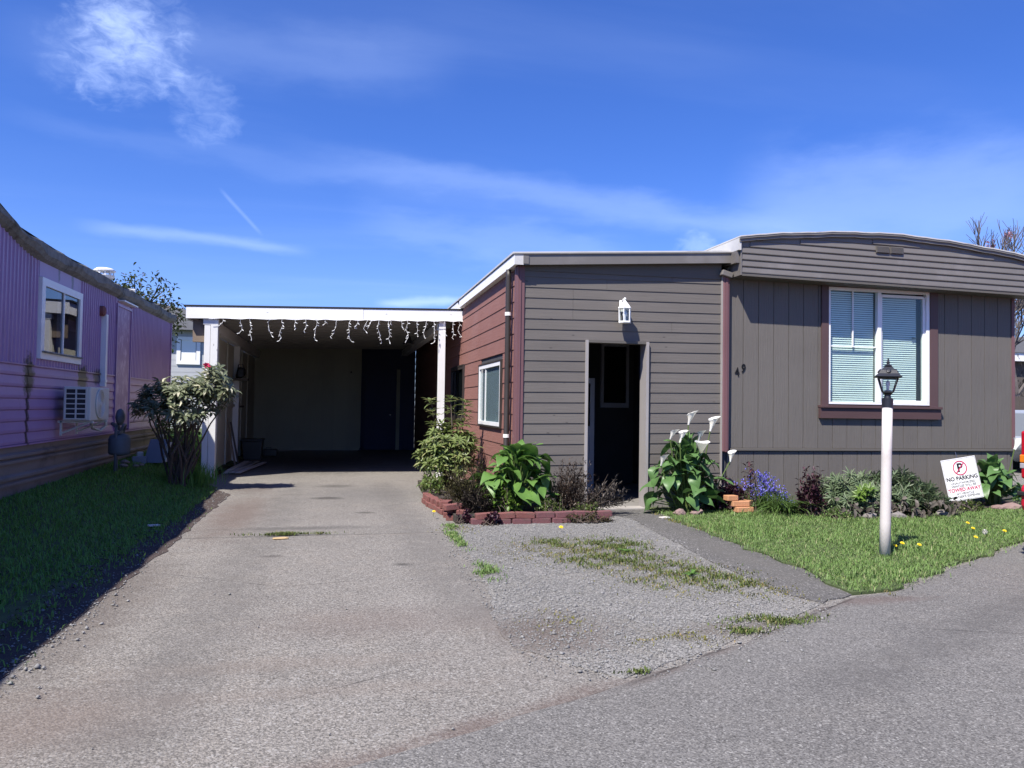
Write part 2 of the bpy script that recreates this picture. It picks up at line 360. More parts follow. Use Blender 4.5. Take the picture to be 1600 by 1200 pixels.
leafmat('leaf_grass', (.14, .24, .06), (.24, .36, .115), .5, .35, .3, tip=(.32, .33, .16))
leafmat('leaf_grass_shade', (.14, .30, .055), (.22, .39, .085), .5, .35, .3)
leafmat('leaf_weed', (.085, .13, .03), (.16, .19, .06), .6, .3, .2, tip=(.26, .23, .11))
leafmat('leaf_moss', (.15, .15, .035), (.22, .20, .06), .7, .25, .1, tip=(.30, .22, .10))
leafmat('leaf_rhodo', (.13, .16, .09), (.27, .29, .18), .42, .3, .5, tip=(.55, .53, .38))
leafmat('leaf_rhodo_fresh', (.13, .18, .05), (.25, .30, .11), .38, .25, .5, tip=(.30, .30, .13))
leafmat('leaf_calla', (.095, .20, .04), (.16, .29, .07), .42, .25, .35)
leafmat('leaf_calla_dark', (.075, .16, .05), (.13, .24, .08), .42, .22, .35)
leafmat('leaf_bright', (.10, .19, .03), (.17, .26, .05), .4, .35, .4)
leafmat('leaf_heather', (.055, .055, .025), (.135, .12, .055), .7, .15, .15)
leafmat('leaf_heather_dark', (.022, .018, .018), (.050, .042, .030), .7, .15, .15)
leafmat('leaf_dry', (.050, .034, .028), (.115, .085, .065), .8, .15, .1, tip=(.22, .19, .16))
leafmat('leaf_purple', (.040, .014, .026), (.085, .030, .050), .5, .2, .35, tip=(.16, .07, .09))
leafmat('leaf_grey', (.085, .13, .065), (.17, .22, .12), .5, .2, .3, tip=(.20, .23, .15))
leafmat('leaf_dead', (.07, .058, .05), (.20, .18, .16), .9, .1, .1)
leafmat('leaf_tree', (.045, .065, .022), (.105, .125, .045), .5, .3, .3, tip=(.16, .09, .06))
leafmat('leaf_shrub', (.08, .13, .03), (.17, .23, .06), .4, .3, .4, tip=(.25, .27, .10))
leafmat('leaf_strap', (.075, .14, .035), (.14, .22, .06), .4, .3, .4)
leafmat('petal_blue', (.16, .15, .62), (.33, .31, .82), .6, .3, .2)
leafmat('petal_pink', (.42, .20, .26), (.58, .34, .38), .6, .3, .2)
leafmat('petal_white', (.80, .79, .74), (.84, .83, .79), .5, .25, .3)
leafmat('petal_red', (.50, .02, .09), (.62, .04, .12), .5, .25, .3)
leafmat('stem_green', (.085, .13, .035), (.14, .19, .06), .45, .1, .4)
glassmat('glass', (.90, .96, .94), .005)
glassmat('glass_clear', (.95, .97, .97), .0)
glassmat('glass_dark', (.55, .58, .62), .04)

# ------------------------------------------------------------------ mesh helpers
class MB:
    def __init__(s): s.v = []; s.f = []
    def add(s, v, f):
        b = len(s.v); s.v += [tuple(p) for p in v]; s.f += [tuple(i+b for i in q) for q in f]; return s
    def box(s, x0, x1, y0, y1, z0, z1, sh=None):
        v = [(x, y, z) for z in (z0, z1) for y in (y0, y1) for x in (x0, x1)]
        if sh: v = [(x, y, z+sh(x)) for x, y, z in v]
        return s.add(v, [(0, 2, 3, 1), (4, 5, 7, 6), (0, 1, 5, 4), (1, 3, 7, 5), (3, 2, 6, 7), (2, 0, 4, 6)])
    def obox(s, c, ax, ay, az):
        c, ax, ay, az = map(Vector, (c, ax, ay, az))
        v = [c+i*ax+j*ay+k*az for k in (-1, 1) for j in (-1, 1) for i in (-1, 1)]
        return s.add(v, [(0, 2, 3, 1), (4, 5, 7, 6), (0, 1, 5, 4), (1, 3, 7, 5), (3, 2, 6, 7), (2, 0, 4, 6)])
    def tube(s, pts, r, n=6, cap=True):
        pts = [Vector(p) for p in pts]; rs = r if isinstance(r, (list, tuple)) else [r]*len(pts)
        b = len(s.v); ref = None
        for i, p in enumerate(pts):
            t = (pts[min(i+1, len(pts)-1)]-pts[max(i-1, 0)])
            t = t.normalized() if t.length > 1e-9 else Vector((0, 0, 1))
            if ref is None or abs(t.dot(ref)) > .95: ref = Vector((1, 0, 0)) if abs(t.x) < .8 else Vector((0, 1, 0))
            a = t.cross(ref).normalized(); c = t.cross(a); ref = -c if False else ref
            for k in range(n):
                an = 2*math.pi*k/n; s.v.append(tuple(p+(a*math.cos(an)+c*math.sin(an))*rs[i]))
        for i in range(len(pts)-1):
            for k in range(n):
                s.f.append((b+i*n+k, b+i*n+(k+1) % n, b+(i+1)*n+(k+1) % n, b+(i+1)*n+k))
        if cap:
            s.f.append(tuple(b+k for k in range(n))[::-1]); s.f.append(tuple(b+(len(pts)-1)*n+k for k in range(n)))
        return s
    def lathe(s, prof, c=(0, 0, 0), n=16, axis='Z'):
        b = len(s.v)
        for r, h in prof:
            for k in range(n):
                a = 2*math.pi*k/n; u, w = r*math.cos(a), r*math.sin(a)
                q = {'Z': (u, w, h), 'X': (h, u, w), 'Y': (w, h, u)}[axis]
                s.v.append((c[0]+q[0], c[1]+q[1], c[2]+q[2]))
        m = len(prof)
        for i in range(m-1):
            for k in range(n): s.f.append((b+i*n+k, b+i*n+(k+1) % n, b+(i+1)*n+(k+1) % n, b+(i+1)*n+k))
        s.f.append(tuple(b+k for k in range(n))[::-1]); s.f.append(tuple(b+(m-1)*n+k for k in range(n)))
        return s
    def prism(s, poly, axis, a, b_):
        """outline in the two other axes, pushed from a to b_ along axis"""
        n = len(poly); mk = {'X': lambda p, h: (h, p[0], p[1]), 'Y': lambda p, h: (p[0], h, p[1]), 'Z': lambda p, h: (p[0], p[1], h)}[axis]
        v = [mk(p, a) for p in poly]+[mk(p, b_) for p in poly]
        return s.add(v, [tuple(range(n))[::-1], tuple(range(n, 2*n))]+[(i, (i+1) % n, n+(i+1) % n, n+i) for i in range(n)])
    def build(s, name, mat, parent=None, smooth=False, bevel=0, kind=None, fix=True):
        me = bpy.data.meshes.new(name); me.from_pydata(s.v, [], s.f)
        return finish(me, name, mat, parent, smooth, bevel, kind, fix)

def finish(me, name, mat, parent=None, smooth=False, bevel=0, kind=None, fix=True):
    if fix and len(me.polygons) < 5000:
        bm = bmesh.new(); bm.from_mesh(me); bmesh.ops.recalc_face_normals(bm, faces=bm.faces); bm.to_mesh(me); bm.free()
    me.materials.append(MATS[mat])
    if smooth: me.polygons.foreach_set('use_smooth', [True]*len(me.polygons))
    me.update()
    o = bpy.data.objects.new(name, me); COL.objects.link(o)
    if parent: o.parent = parent
    if bevel:
        bv = o.modifiers.new('bevel', 'BEVEL'); bv.width = bevel; bv.segments = 2; bv.limit_method = 'ANGLE'
        bv.harden_normals = False
    if kind: o['kind'] = kind
    return o

def inst(src, name, parent, mw=None):
    o = bpy.data.objects.new(name, src if isinstance(src, bpy.types.Mesh) else src.data); COL.objects.link(o)
    o.parent = parent
    if mw is not None: o.matrix_local = mw
    return o

def empty(name, loc=(0, 0, 0), rz=0):
    o = bpy.data.objects.new(name, None); COL.objects.link(o); o.location = loc; o.rotation_euler = (0, 0, rz); o.empty_display_size = .2
    return o
def tag(o, label, cat, group=None, kind=None):
    o['label'] = label; o['category'] = cat
    if group: o['group'] = group
    if kind: o['kind'] = kind
    return o
def struct(o, kind='structure'):
    o['kind'] = kind; return o
def thing(name, label, cat, loc=(0, 0, 0), rz=0, group=None):
    return tag(empty(name, loc, rz), label, cat, group)

def np_mesh(verts, faces_q=None, faces_t=None):
    """fast mesh from arrays"""
    me = bpy.data.meshes.new('mesh'); loops = []; starts = []; tot = 0
    parts = []
    if faces_q is not None and len(faces_q): parts.append(np.asarray(faces_q, np.int32))
    if faces_t is not None and len(faces_t): parts.append(np.asarray(faces_t, np.int32))
    li = np.concatenate([p.ravel() for p in parts]); ls = []; lt = []; s = 0
    for p in parts:
        k = p.shape[1]; n = p.shape[0]; ls.append(s+np.arange(n)*k); lt.append(np.full(n, k)); s += n*k
    ls = np.concatenate(ls).astype(np.int32); lt = np.concatenate(lt).astype(np.int32)
    me.vertices.add(len(verts)); me.vertices.foreach_set('co', np.asarray(verts, np.float32).ravel())
    me.loops.add(len(li)); me.loops.foreach_set('vertex_index', li.astype(np.int32))
    me.polygons.add(len(ls)); me.polygons.foreach_set('loop_start', ls); me.polygons.foreach_set('loop_total', lt)
    me.update(calc_edges=True); me.validate()
    return me

def unit(a): return a/np.maximum(np.linalg.norm(a, axis=-1, keepdims=True), 1e-9)

def leaves_mesh(P, D, U, L, W, droop=.3, fold=.25, wide=.45):
    """many leaves in one mesh: P base, D direction, U up side, L length, W width"""
    P, D, U = (np.asarray(a, float) for a in (P, D, U)); n = len(P)
    L = np.broadcast_to(L, (n,))[:, None]; W = np.broadcast_to(W, (n,))[:, None]; dr = np.broadcast_to(droop, (n,))[:, None]
    D = unit(D); S = unit(np.cross(D, U)); Nn = unit(np.cross(S, D))
    c0 = P; c1 = P+D*L*.33+Nn*L*dr*.06; c2 = P+D*L*.68-Nn*L*dr*.10; c3 = P+D*L-Nn*L*dr*.42
    e1 = Nn*W*fold
    l1 = c1+S*W*wide+e1; r1 = c1-S*W*wide+e1; l2 = c2+S*W*.42+e1; r2 = c2-S*W*.42+e1
    V = np.stack([c0, c1, c2, c3, l1, r1, l2, r2], 1).reshape(-1, 3)
    b = (np.arange(n)*8)[:, None]
    Q = np.concatenate([b+np.array([4, 6, 2, 1]), b+np.array([1, 2, 7, 5])])
    T = np.concatenate([b+np.array(t) for t in ([0, 4, 1], [0, 1, 5], [6, 3, 2], [2, 3, 7])])
    return np_mesh(V, Q, T)
def foliage(name, P, D, U, L, W, mat, parent, **k):
    me = leaves_mesh(P, D, U, L, W, **k)
    return finish(me, name, mat, parent, smooth=False, kind='stuff', fix=False)

def blades(P, H, lean, W, mat, name, parent=None, curl=.5):
    """grass blades: two-step bent strips"""
    n = len(P); a = rng.uniform(0, 2*np.pi, n); d = np.stack([np.cos(a), np.sin(a), 0*a], 1); s = np.stack([-np.sin(a), np.cos(a), 0*a], 1)
    H = H[:, None]; ln = lean[:, None]; w = W[:, None]*.5
    up = np.array([0, 0, 1.])
    m = P+up*H*.55+d*H*ln*.3; t = P+up*H*(1-ln*curl*.5)+d*H*ln
    V = np.stack([P-s*w, P+s*w, m-s*w*.8, m+s*w*.8, t], 1).reshape(-1, 3); b = (np.arange(n)*5)[:, None]
    me = np_mesh(V, b+np.array([0, 1, 3, 2]), b+np.array([2, 3, 4]))
    return finish(me, name, mat, parent, kind='stuff', fix=False)

def in_poly(pts, poly):
    x, y = pts[:, 0], pts[:, 1]; ins = np.zeros(len(pts), bool); j = len(poly)-1
    for i in range(len(poly)):
        xi, yi = poly[i][:2]; xj, yj = poly[j][:2]
        c = ((yi > y) != (yj > y)) & (x < (xj-xi)*(y-yi)/(yj-yi+1e-12)+xi); ins ^= c; j = i
    return ins
def scatter(poly, n, noise=.0):
    p = np.array([q[:2] for q in poly]); lo, hi = p.min(0), p.max(0); out = []
    while sum(map(len, out)) < n:
        q = rng.uniform(lo, hi, (n*2, 2)); out.append(q[in_poly(q+rng.normal(0, noise, q.shape) if noise else q, poly)])
    return np.concatenate(out)[:n]

def ragged(poly, step=.12, amp=.03, seed=1):
    """outline with a worn, uneven edge"""
    r = random.Random(seed); out = []
    for i in range(len(poly)):
        a, b = Vector(poly[i]), Vector(poly[(i+1) % len(poly)]); k = max(1, int((b-a).length/step))
        nrm = Vector((-(b-a).y, (b-a).x)).normalized()
        for j in range(k): out.append(a.lerp(b, j/k)+nrm*r.gauss(0, amp)*(0 if j == 0 else 1))
    return [tuple(p) for p in out]
def sheet(name, poly, z, mat, parent=None):
    me = bpy.data.meshes.new(name); bm = bmesh.new()
    vs_ = [bm.verts.new((p[0], p[1], z)) for p in poly]; f = bm.faces.new(vs_); f.normal_update()
    if f.normal.z < 0: f.normal_flip()
    lo = [bm.verts.new((p[0], p[1], z-.02)) for p in poly]
    for i in range(len(poly)): bm.faces.new((vs_[i], vs_[(i+1) % len(poly)], lo[(i+1) % len(poly)], lo[i]))
    bmesh.ops.triangulate(bm, faces=[f]); bmesh.ops.recalc_face_normals(bm, faces=bm.faces); bm.to_mesh(me); bm.free()
    return finish(me, name, mat, parent, fix=False)

def text_mesh(s, size, bold=0, extr=.0):
    cu = bpy.data.curves.new('text', 'FONT'); cu.body = s; cu.size = size; cu.align_x = 'CENTER'; cu.align_y = 'CENTER'
    cu.offset = bold; cu.extrude = extr; cu.resolution_u = 3
    o = bpy.data.objects.new('text', cu); COL.objects.link(o)
    dg = bpy.context.evaluated_depsgraph_get(); me = bpy.data.meshes.new_from_object(o.evaluated_get(dg))
    bpy.data.objects.remove(o); bpy.data.curves.remove(cu)
    return me

def smooth01(a, b, x):
    t = min(1, max(0, (x-a)/(b-a))); return t*t*(3-2*t)

def rock_mesh(r=(1, 1, 1), seed=0, sub=2, rough=.25):
    rr = random.Random(seed); bm = bmesh.new(); bmesh.ops.create_icosphere(bm, subdivisions=sub, radius=1)
    offs = [(Vector((rr.gauss(0, 1), rr.gauss(0, 1), rr.gauss(0, 1))).normalized(), rr.uniform(.6, .95)) for _ in range(9)]
    for v in bm.verts:
        for d, k in offs:
            t = v.co.dot(d)
            if t > k: v.co -= d*(t-k)
        v.co = Vector((v.co.x*r[0], v.co.y*r[1], v.co.z*r[2]))*(1+rr.uniform(-.04, .04))
    me = bpy.data.meshes.new('rock'); bm.to_mesh(me); bm.free(); return me

# ------------------------------------------------------------------ ground
def lawn_h(x, y):
    b = .25+.16*(min(max(y, 6), 18)-9)/8.2
    return b*smooth01(-1.75, -3.5, x) if x > -3.5 else b
struct(sheet('ground', [(-600, -300), (600, -300), (600, 900), (-600, 900)], -.03, 'far_ground'))
SEAM = [(-2.6, 1.6), (-.9, 2.48), (.1, 2.88), (.6, 3.1), (1.37, 3.5), (2.1, 3.9), (2.82, 4.38), (3.57, 4.82), (3.97, 4.9), (5.17, 5.62), (6.79, 6.52), (9.5, 8.05), (13, 10.2), (19, 13.6)]
drive = [(-3.2, -3), (19, -3), (19, 26), (9.7, 26), (9.7, 9.6), (2.25, 9.6), (2.25, 23.5), (-2.2, 23.5), (-2.2, 14), (-1.75, 12.3), (-1.6, 9), (-1.72, 6.5), (-1.85, 4.5), (-3.2, 2)]
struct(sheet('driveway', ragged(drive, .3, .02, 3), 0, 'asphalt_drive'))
road = [(-2.6, 1.6), (-2.6, -2.8), (18.8, -2.8)]+[(18.8, 13.5)]+SEAM[::-1][1:]
struct(sheet('road', ragged([p for i, p in enumerate(road) if i == 0 or p != road[0]], .15, .014, 4), .004, 'asphalt_road'))
PATH_L = [(3.12, 9.38), (3.40, 8.6), (3.25, 7.3), (3.12, 6.0), (3.10, 5.1), (3.22, 4.68)]
LAWN_E = [(3.57, 4.86), (3.72, 5.6), (3.76, 6.25), (3.80, 7.5), (3.90, 9.2)]
struct(sheet('path', ragged(PATH_L+LAWN_E+[(3.90, 9.38)], .12, .012, 5), .009, 'asphalt_path'))
GRAVEL = [(1.36, 8.40), (1.16, 7.6), (1.14, 6.6), (1.10, 5.6), (.96, 4.7), (.95, 4.1), (1.37, 3.55), (2.1, 3.95), (2.82, 4.42), (3.18, 4.66)]+PATH_L[::-1][1:-1]+[(3.3, 8.9), (3.05, 8.42)]
struct(sheet('gravel_patch', ragged(GRAVEL, .1, .014, 6), .004, 'gravel_ground'))
DIRT_P = [(-2.6, 1.4), (-1.60, 2.0), (-1.50, 4.0), (-1.46, 5.5), (-1.42, 7.5), (-1.44, 9.5), (-1.42, 11.5), (-1.75, 12.3), (-1.95, 9), (-2.0, 6.5), (-2.1, 4.8), (-2.9, 3.0)]
struct(sheet('dirt_strip', ragged(DIRT_P, .12, .014, 8), .004, 'dirt_edge'))

# left lawn: a low bank that climbs to the trailer
def bank():
    xs = np.linspace(-8, -1.62, 34); ys = np.linspace(0, 40, 90); v = []; f = []
    for y in ys:
        for x in xs:
            e = -1.62-.06*math.sin(y*2.1)-.05*math.sin(y*5.3+1)-(.18*smooth01(8, 4.5, y))-(.55*smooth01(12.4, 13.6, y))
            xx = min(x, e) if x > -1.95 else x
            h = lawn_h(xx, y) + .008*math.sin(3*x+2*y)*math.sin(5*y-x)
            if x >= xs[-1]-1e-6: h = -.02
            v.append((xx if x < xs[-1]-1e-6 else e+.015, y, max(h, .014) if x < xs[-1]-1e-6 else h))
    n = len(xs)
    for j in range(len(ys)-1):
        for i in range(n-1): f.append((j*n+i, j*n+i+1, (j+1)*n+i+1, (j+1)*n+i))
    struct(MB().add(v, f).build('lawn_bank', 'lawn_soil', smooth=True, fix=False))
bank()
LAWN = LAWN_E[::-1]+[(3.97, 4.92), (5.17, 5.66), (6.79, 6.57), (9.5, 8.1), (12.5, 9.9), (12.5, 11.5), (9.75, 11.5), (9.75, 9.44), (3.9, 9.44)]
def rlawn():
    rag = ragged(LAWN, .14, .04, 9); top = .022
    me = bpy.data.meshes.new('lawn'); bm = bmesh.new(); vs_ = [bm.verts.new((p[0], p[1], top)) for p in rag]; f = bm.faces.new(vs_); f.normal_update()
    if f.normal.z < 0: f.normal_flip()
    lo = [bm.verts.new((p[0], p[1], -.02)) for p in rag]
    for i in range(len(rag)): bm.faces.new((vs_[i], vs_[(i+1) % len(rag)], lo[(i+1) % len(rag)], lo[i]))
    bmesh.ops.triangulate(bm, faces=[f]); bm.to_mesh(me); bm.free(); struct(finish(me, 'lawn', 'lawn_soil'))
rlawn()
def grass():
    # right lawn in the sun
    p = scatter(LAWN, 90000, .06); dens = 1-.0*p[:, 0]
    keep = ~((p[:, 1] > 8.95) & (p[:, 0] < 9.7) & (rng.random(len(p)) > .25)); p = p[keep]
    P = np.column_stack([p, np.full(len(p), .018)]); n = len(P)
    h = rng.uniform(.018, .050, n)*(1+.35*np.sin(p[:, 0]*3.1+1)*np.sin(p[:, 1]*2.7)); h = h*np.where(rng.random(n) < .06, 1.9, 1)
    tag(blades(P, h, rng.uniform(.3, 1.5, n), rng.uniform(.004, .008, n), 'leaf_grass', 'lawn_grass'), 'bright green mown grass in front of the brown house', 'grass', kind='stuff')
    # left bank in the trailer's shade
    poly = [(-4.2, 3.2), (-2.15, 3.2), (-1.98, 5), (-1.80, 6.5), (-1.66, 9), (-1.66, 11), (-1.75, 12.2), (-2.2, 13.6), (-2.4, 18), (-4.2, 24)]
    p = scatter(poly, 62000, .04); p = p[~((p[:, 0] < -3.36) & (p[:, 1] < 17.3))]
    z = np.array([max(lawn_h(a, b), .01) for a, b in p])
    P = np.column_stack([p, z]); n = len(P)
    tag(blades(P, rng.uniform(.025, .07, n), rng.uniform(.2, 1.2, n), rng.uniform(.006, .011, n), 'leaf_grass_shade', 'bank_grass'), 'dark green shaded grass beside the purple trailer', 'grass', kind='stuff')
    # grass and moss growing through the gravel
    def tufts(spots, k, name, lab, mat, hh=(.012, .04)):
        Q = []
        for (x, y, rx, ry, dens) in spots:
            m = int(k*dens*rx*ry); a = rng.normal(0, .45, (m, 2))*[rx, ry]+[x, y]
            cl = np.sin(a[:, 0]*17+a[:, 1]*6)+np.sin(a[:, 1]*21-a[:, 0]*9)+rng.normal(0, .8, m)
            Q.append(a[cl > -.35])
        q = np.concatenate(Q); n = len(q)
        tag(blades(np.column_stack([q, np.full(n, .010)]), rng.uniform(*hh, n), rng.uniform(.3, 1.2, n), rng.uniform(.005, .01, n), mat, name), lab, 'weeds', kind='stuff')
    tufts([(2.05, 7.1, .35, .35, 1), (2.6, 6.95, .35, .45, 1.6), (2.45, 6.3, .4, .55, 1), (2.1, 6.25, .4, .4, .8), (2.75, 5.75, .35, .5, .9), (2.85, 5.35, .35, .4, 1), (2.35, 5.4, .35, .3, .4)], 6500, 'gravel_weeds', 'yellow green weeds spreading through the loose gravel', 'leaf_weed')
    tufts([(2.1, 6.7, .8, .7, .5), (2.6, 5.6, .6, .8, .5), (1.3, 4.5, .25, .3, .3), (2.0, 4.1, .45, .15, .7), (3.05, 5.2, .25, .5, .5), (1.25, 8.1, .3, .3, .3)], 9000, 'gravel_moss', 'dull ochre moss creeping over the gravel', 'leaf_moss', (.006, .018))
    tufts([(2.65, 4.33, .32, .12, 2.2), (2.35, 4.16, .2, .08, 1.6), (1.5, 3.6, .12, .035, 3)], 14000, 'seam_weeds', 'green weeds along the seam between gravel and road', 'leaf_weed', (.01, .028))
    tufts([(1.16, 7.75, .07, .35, 3), (1.15, 7.2, .06, .35, 2.4), (1.16, 6.0, .10, .3, 2.4), (1.2, 8.25, .1, .12, 2)], 14000, 'drive_edge_weeds', 'strip of green weeds between driveway and gravel', 'leaf_grass')
    tufts([(-.5, 7.95, .36, .055, 3), (-.2, 7.95, .3, .03, 2)], 15000, 'crack_weeds', 'yellowish weeds growing in the driveway crack', 'leaf_weed')
    tufts([(-1.72, 4.2+.6*i, .22, .5, .8) for i in range(10)], 2600, 'bank_edge_weeds', 'sparse weeds along the bare dirt strip', 'leaf_grass_shade', (.02, .05))
    tufts([(3.84-.05*math.sin(i), 5.0+.42*i, .06, .4, 1) for i in range(10)], 5000, 'path_edge_weeds', 'dry yellow grass fringe along the path edge', 'leaf_moss', (.01, .03))
grass()

def pebbles():
    t = (1+5**.5)/2
    base = np.array([(1, 0, 0), (-1, 0, 0), (0, 1, 0), (0, -1, 0), (0, 0, 1), (0, 0, -1)], float)
    tri = np.array([(0, 2, 4), (2, 1, 4), (1, 3, 4), (3, 0, 4), (2, 0, 5), (1, 2, 5), (3, 1, 5), (0, 3, 5)])
    def make(p, size, z, name, lab):
        n = len(p); s = size[:, None, None]*rng.uniform(.55, 1.2, (n, 1, 3))*np.array([1, 1, .6])
        V = base[None]*s*rng.uniform(.75, 1.2, (n, 6, 1)); a = rng.uniform(0, 6.28, n); c, q = np.cos(a)[:, None], np.sin(a)[:, None]
        x = V[..., 0]*c-V[..., 1]*q; y = V[..., 0]*q+V[..., 1]*c
        V = np.stack([x+p[:, :1], y+p[:, 1:2], V[..., 2]+z+size[:, None]*.25], -1).reshape(-1, 3)
        me = np_mesh(V, None, ((np.arange(n)*6)[:, None, None]+tri[None]).reshape(-1, 3))
        tag(finish(me, name, 'pebble', kind='stuff', fix=False), lab, 'gravel', kind='stuff')
    p = scatter(GRAVEL, 30000, .14); make(p, rng.gamma(3, .0014, len(p))+.0022, .005, 'loose_gravel', 'loose grey gravel between the driveway and path')
    q = np.concatenate([scatter(DIRT_P, 2600, .12), rng.normal(0, 1, (500, 2))*[.07, .9]+[-1.47, 4.8]]); make(q, rng.gamma(2.5, .0020, len(q))+.002, .005, 'edge_gravel', 'scattered pale stones on the dirt strip')
    q = rng.uniform([-1.4, 2.2], [9, 8], (160, 2)); make(q, rng.gamma(2, .0018, len(q))+.0025, .004, 'stray_grit', 'stray grit scattered over the asphalt')
    # dead leaves along the bank foot
    a = rng.normal(0, 1, (160, 2))*[.10, 1.6]+[-1.78, 6.0]; n = len(a); d = np.column_stack([rng.normal(0, 1, (n, 2)), rng.normal(.1, .25, n)])
    o = foliage('leaf_litter', np.column_stack([a, np.full(n, .035)]), d, np.tile([0, 0, 1.], (n, 1)), rng.uniform(.025, .06, n), rng.uniform(.015, .03, n), 'leaf_dead', None, droop=.6)
    tag(o, 'dry fallen leaves along the foot of the bank', 'leaves', kind='stuff')
pebbles()

# ------------------------------------------------------------------ purple trailer
TX = -3.35
def trailer():
    t = thing('purple_trailer', 'purple ribbed metal trailer home with brown skirting', 'trailer', (TX, 9.6, 0))
    O = Vector((TX, 9.6, 0))
    def W(mb):  # world to root space
        mb.v = [(p[0]-O.x, p[1]-O.y, p[2]-O.z) for p in mb.v]; return mb
    def B(mb, name, mat, parent=t, **k):
        o = mb.build(name, mat, parent, **k)
        me = o.data
        o.location = -O   # keep object coordinates equal to world coordinates
        return o
    x = TX
    B(MB().box(x-3.4, x-.05, 2, 17.22, .79, 3.05), 'wall', 'purple_metal')
    # ribbed panels: upright ribs above, level ribs below
    def vribs(y0, y1, z0, z1, name='ribbed_panel'):
        pitch = .098; prof = []; n = max(1, round((y1-y0)/pitch)); q = (y1-y0)/n
        for i in range(n):
            a = y0+i*q; prof += [(a, 0), (a+q*.52, 0), (a+q*.60, .013), (a+q*.80, .013), (a+q*.92, 0)]
        prof.append((y1, 0)); v = []; f = []
        for yy, d in prof: v += [(x-.045+d, yy, z0), (x-.045+d, yy, z1)]
        m = len(prof)
        for i in range(m-1): f.append((2*i, 2*i+2, 2*i+3, 2*i+1))
        B(MB().add(v, f), name, 'purple_metal', fix=False)
    def hribs(y0, y1, z0, z1, name='lower_panel'):
        pitch = .118; n = max(1, round((z1-z0)/pitch)); q = (z1-z0)/n; prof = [(z0, .0)]
        for i in range(n): a = z0+i*q; prof += [(a+q*.08, .016), (a+q*.30, .018), (a+q*.86, .004), (a+q*.98, .0)]
        v = []; f = []
        for zz, d in prof: v += [(x-.046+d, y0, zz), (x-.046+d, y1, zz)]
        for i in range(len(prof)-1): f.append((2*i, 2*i+1, 2*i+3, 2*i+2))
        B(MB().add(v, f), name, 'purple_metal', fix=False)
    ZM = 1.68
    cuts = [2, 3.6, 5.2, 6.8, 8.37, 9.94]
    for a, b in zip(cuts, cuts[1:]): vribs(a+.006, b-.006, ZM+.012, 3.12)
    vribs(9.95, 11.42, ZM+.012, 1.768)
    for a, b in ((11.44, 12.3), (12.31, 13.16)): vribs(a, b, ZM+.012, 2.92)
    for a, b in ((14.05, 14.86), (14.87, 15.66), (15.67, 16.46), (16.47, 17.22)): vribs(a, b, ZM+.012, 2.92)
    B(MB().box(x-.05, x-.038, 9.95, 11.42, 2.722, 2.92), 'smooth_panel', 'purple_metal')
    for a, b in ((2, 5.9), (5.92, 9.68), (9.70, 13.16), (14.05, 17.22)): hribs(a, b, .80, ZM)
    for a, b in ((2, 13.17), (14.04, 17.225)): B(MB().box(x-.05, x-.022, a, b, ZM-.006, ZM+.010), 'seam_strip', 'purple_metal')
    B(MB().box(x-.05, x-.015, 2, 17.23, .785, .803), 'base_trim', 'purple_metal')
    B(MB().box(x-.06, x-.012, 17.205, 17.25, .80, 2.93), 'corner_trim', 'purple_metal')
    # blanked-off door
    d = B(MB().box(x-.05, x-.030, 13.20, 14.01, .84, 2.78), 'door', 'purple_door')
    for (a, b, c, e) in ((13.16, 13.20, .82, 2.82), (14.01, 14.05, .82, 2.82), (13.20, 14.01, 2.78, 2.82)):
        o = MB().box(x-.05, x-.012, a, b, c, e).build('door_frame', 'purple_metal', d)
    B(MB().box(x-.05, x+.05, 13.3, 14.15, 2.865, 2.885), 'drip_cap', 'white_metal')
    # skirting with two pairs of raised ridges
    prof = [(-.15, 0), (.36, 0), (.362, .035), (.39, .035), (.41, 0), (.43, 0), (.432, .04), (.46, .04), (.485, .0), (.60, .0), (.602, .035), (.63, .035), (.65, 0), (.665, 0), (.667, .04), (.695, .04), (.72, 0), (.785, 0)]
    v = []; f = []
    for zz, dd in prof: v += [(x-.06+dd, 2, zz), (x-.06+dd, 17.22, zz)]
    for i in range(len(prof)-1): f.append((2*i, 2*i+1, 2*i+3, 2*i+2))
    B(MB().add(v, f), 'skirting', 'skirt_metal', fix=False)
    B(MB().box(x-3.4, x-.06, 17.19, 17.225, -.1, .785), 'end_skirting', 'skirt_metal')
    # roof with its sagging, mossy edge; near end, mostly unseen, raised to lengthen its shadow
    def edge(y): return 3.10+.34*smooth01(9.7, 7.6, y)+.012*math.sin(y*3.3)+.01*math.sin(y*7.7+2)
    ys = np.linspace(1.95, 17.3, 90); v = []; f = []
    for y in ys:
        e = edge(y); k = .016*math.sin(y*4.1)+.01*math.sin(y*9.3)
        lw = .25*smooth01(9.9, 8.2, y)
        v += [(x-.04, y, 2.90+lw), (x+.02+k, y, 2.935+lw+k*.4), (x+.055+k, y, 2.985+lw+k), (x+.05+k, y, e-.03), (x+.01, y, e)]
    for j in range(len(ys)-1):
        for i in range(4): a = j*5+i; f.append((a, a+1, a+6, a+5))
    f += [(0, 1, 2, 3, 4), tuple((len(ys)-1)*5+i for i in (4, 3, 2, 1, 0))]
    B(MB().add(v, f), 'roof_edge', 'mossy_edge', smooth=False)
    v = []; f = []; xs = np.linspace(0, 1, 9)
    for y in ys[::3]:
        e = edge(y)
        for u in xs: v.append((x+.025-u*3.45, y, e-.004+.22*math.sin(math.pi*u)))
    for j in range(len(ys[::3])-1):
        for i in range(8): a = j*9+i; f.append((a, a+1, a+10, a+9))
    B(MB().add(v, f), 'roof', 'grey_roof', smooth=True, fix=False)
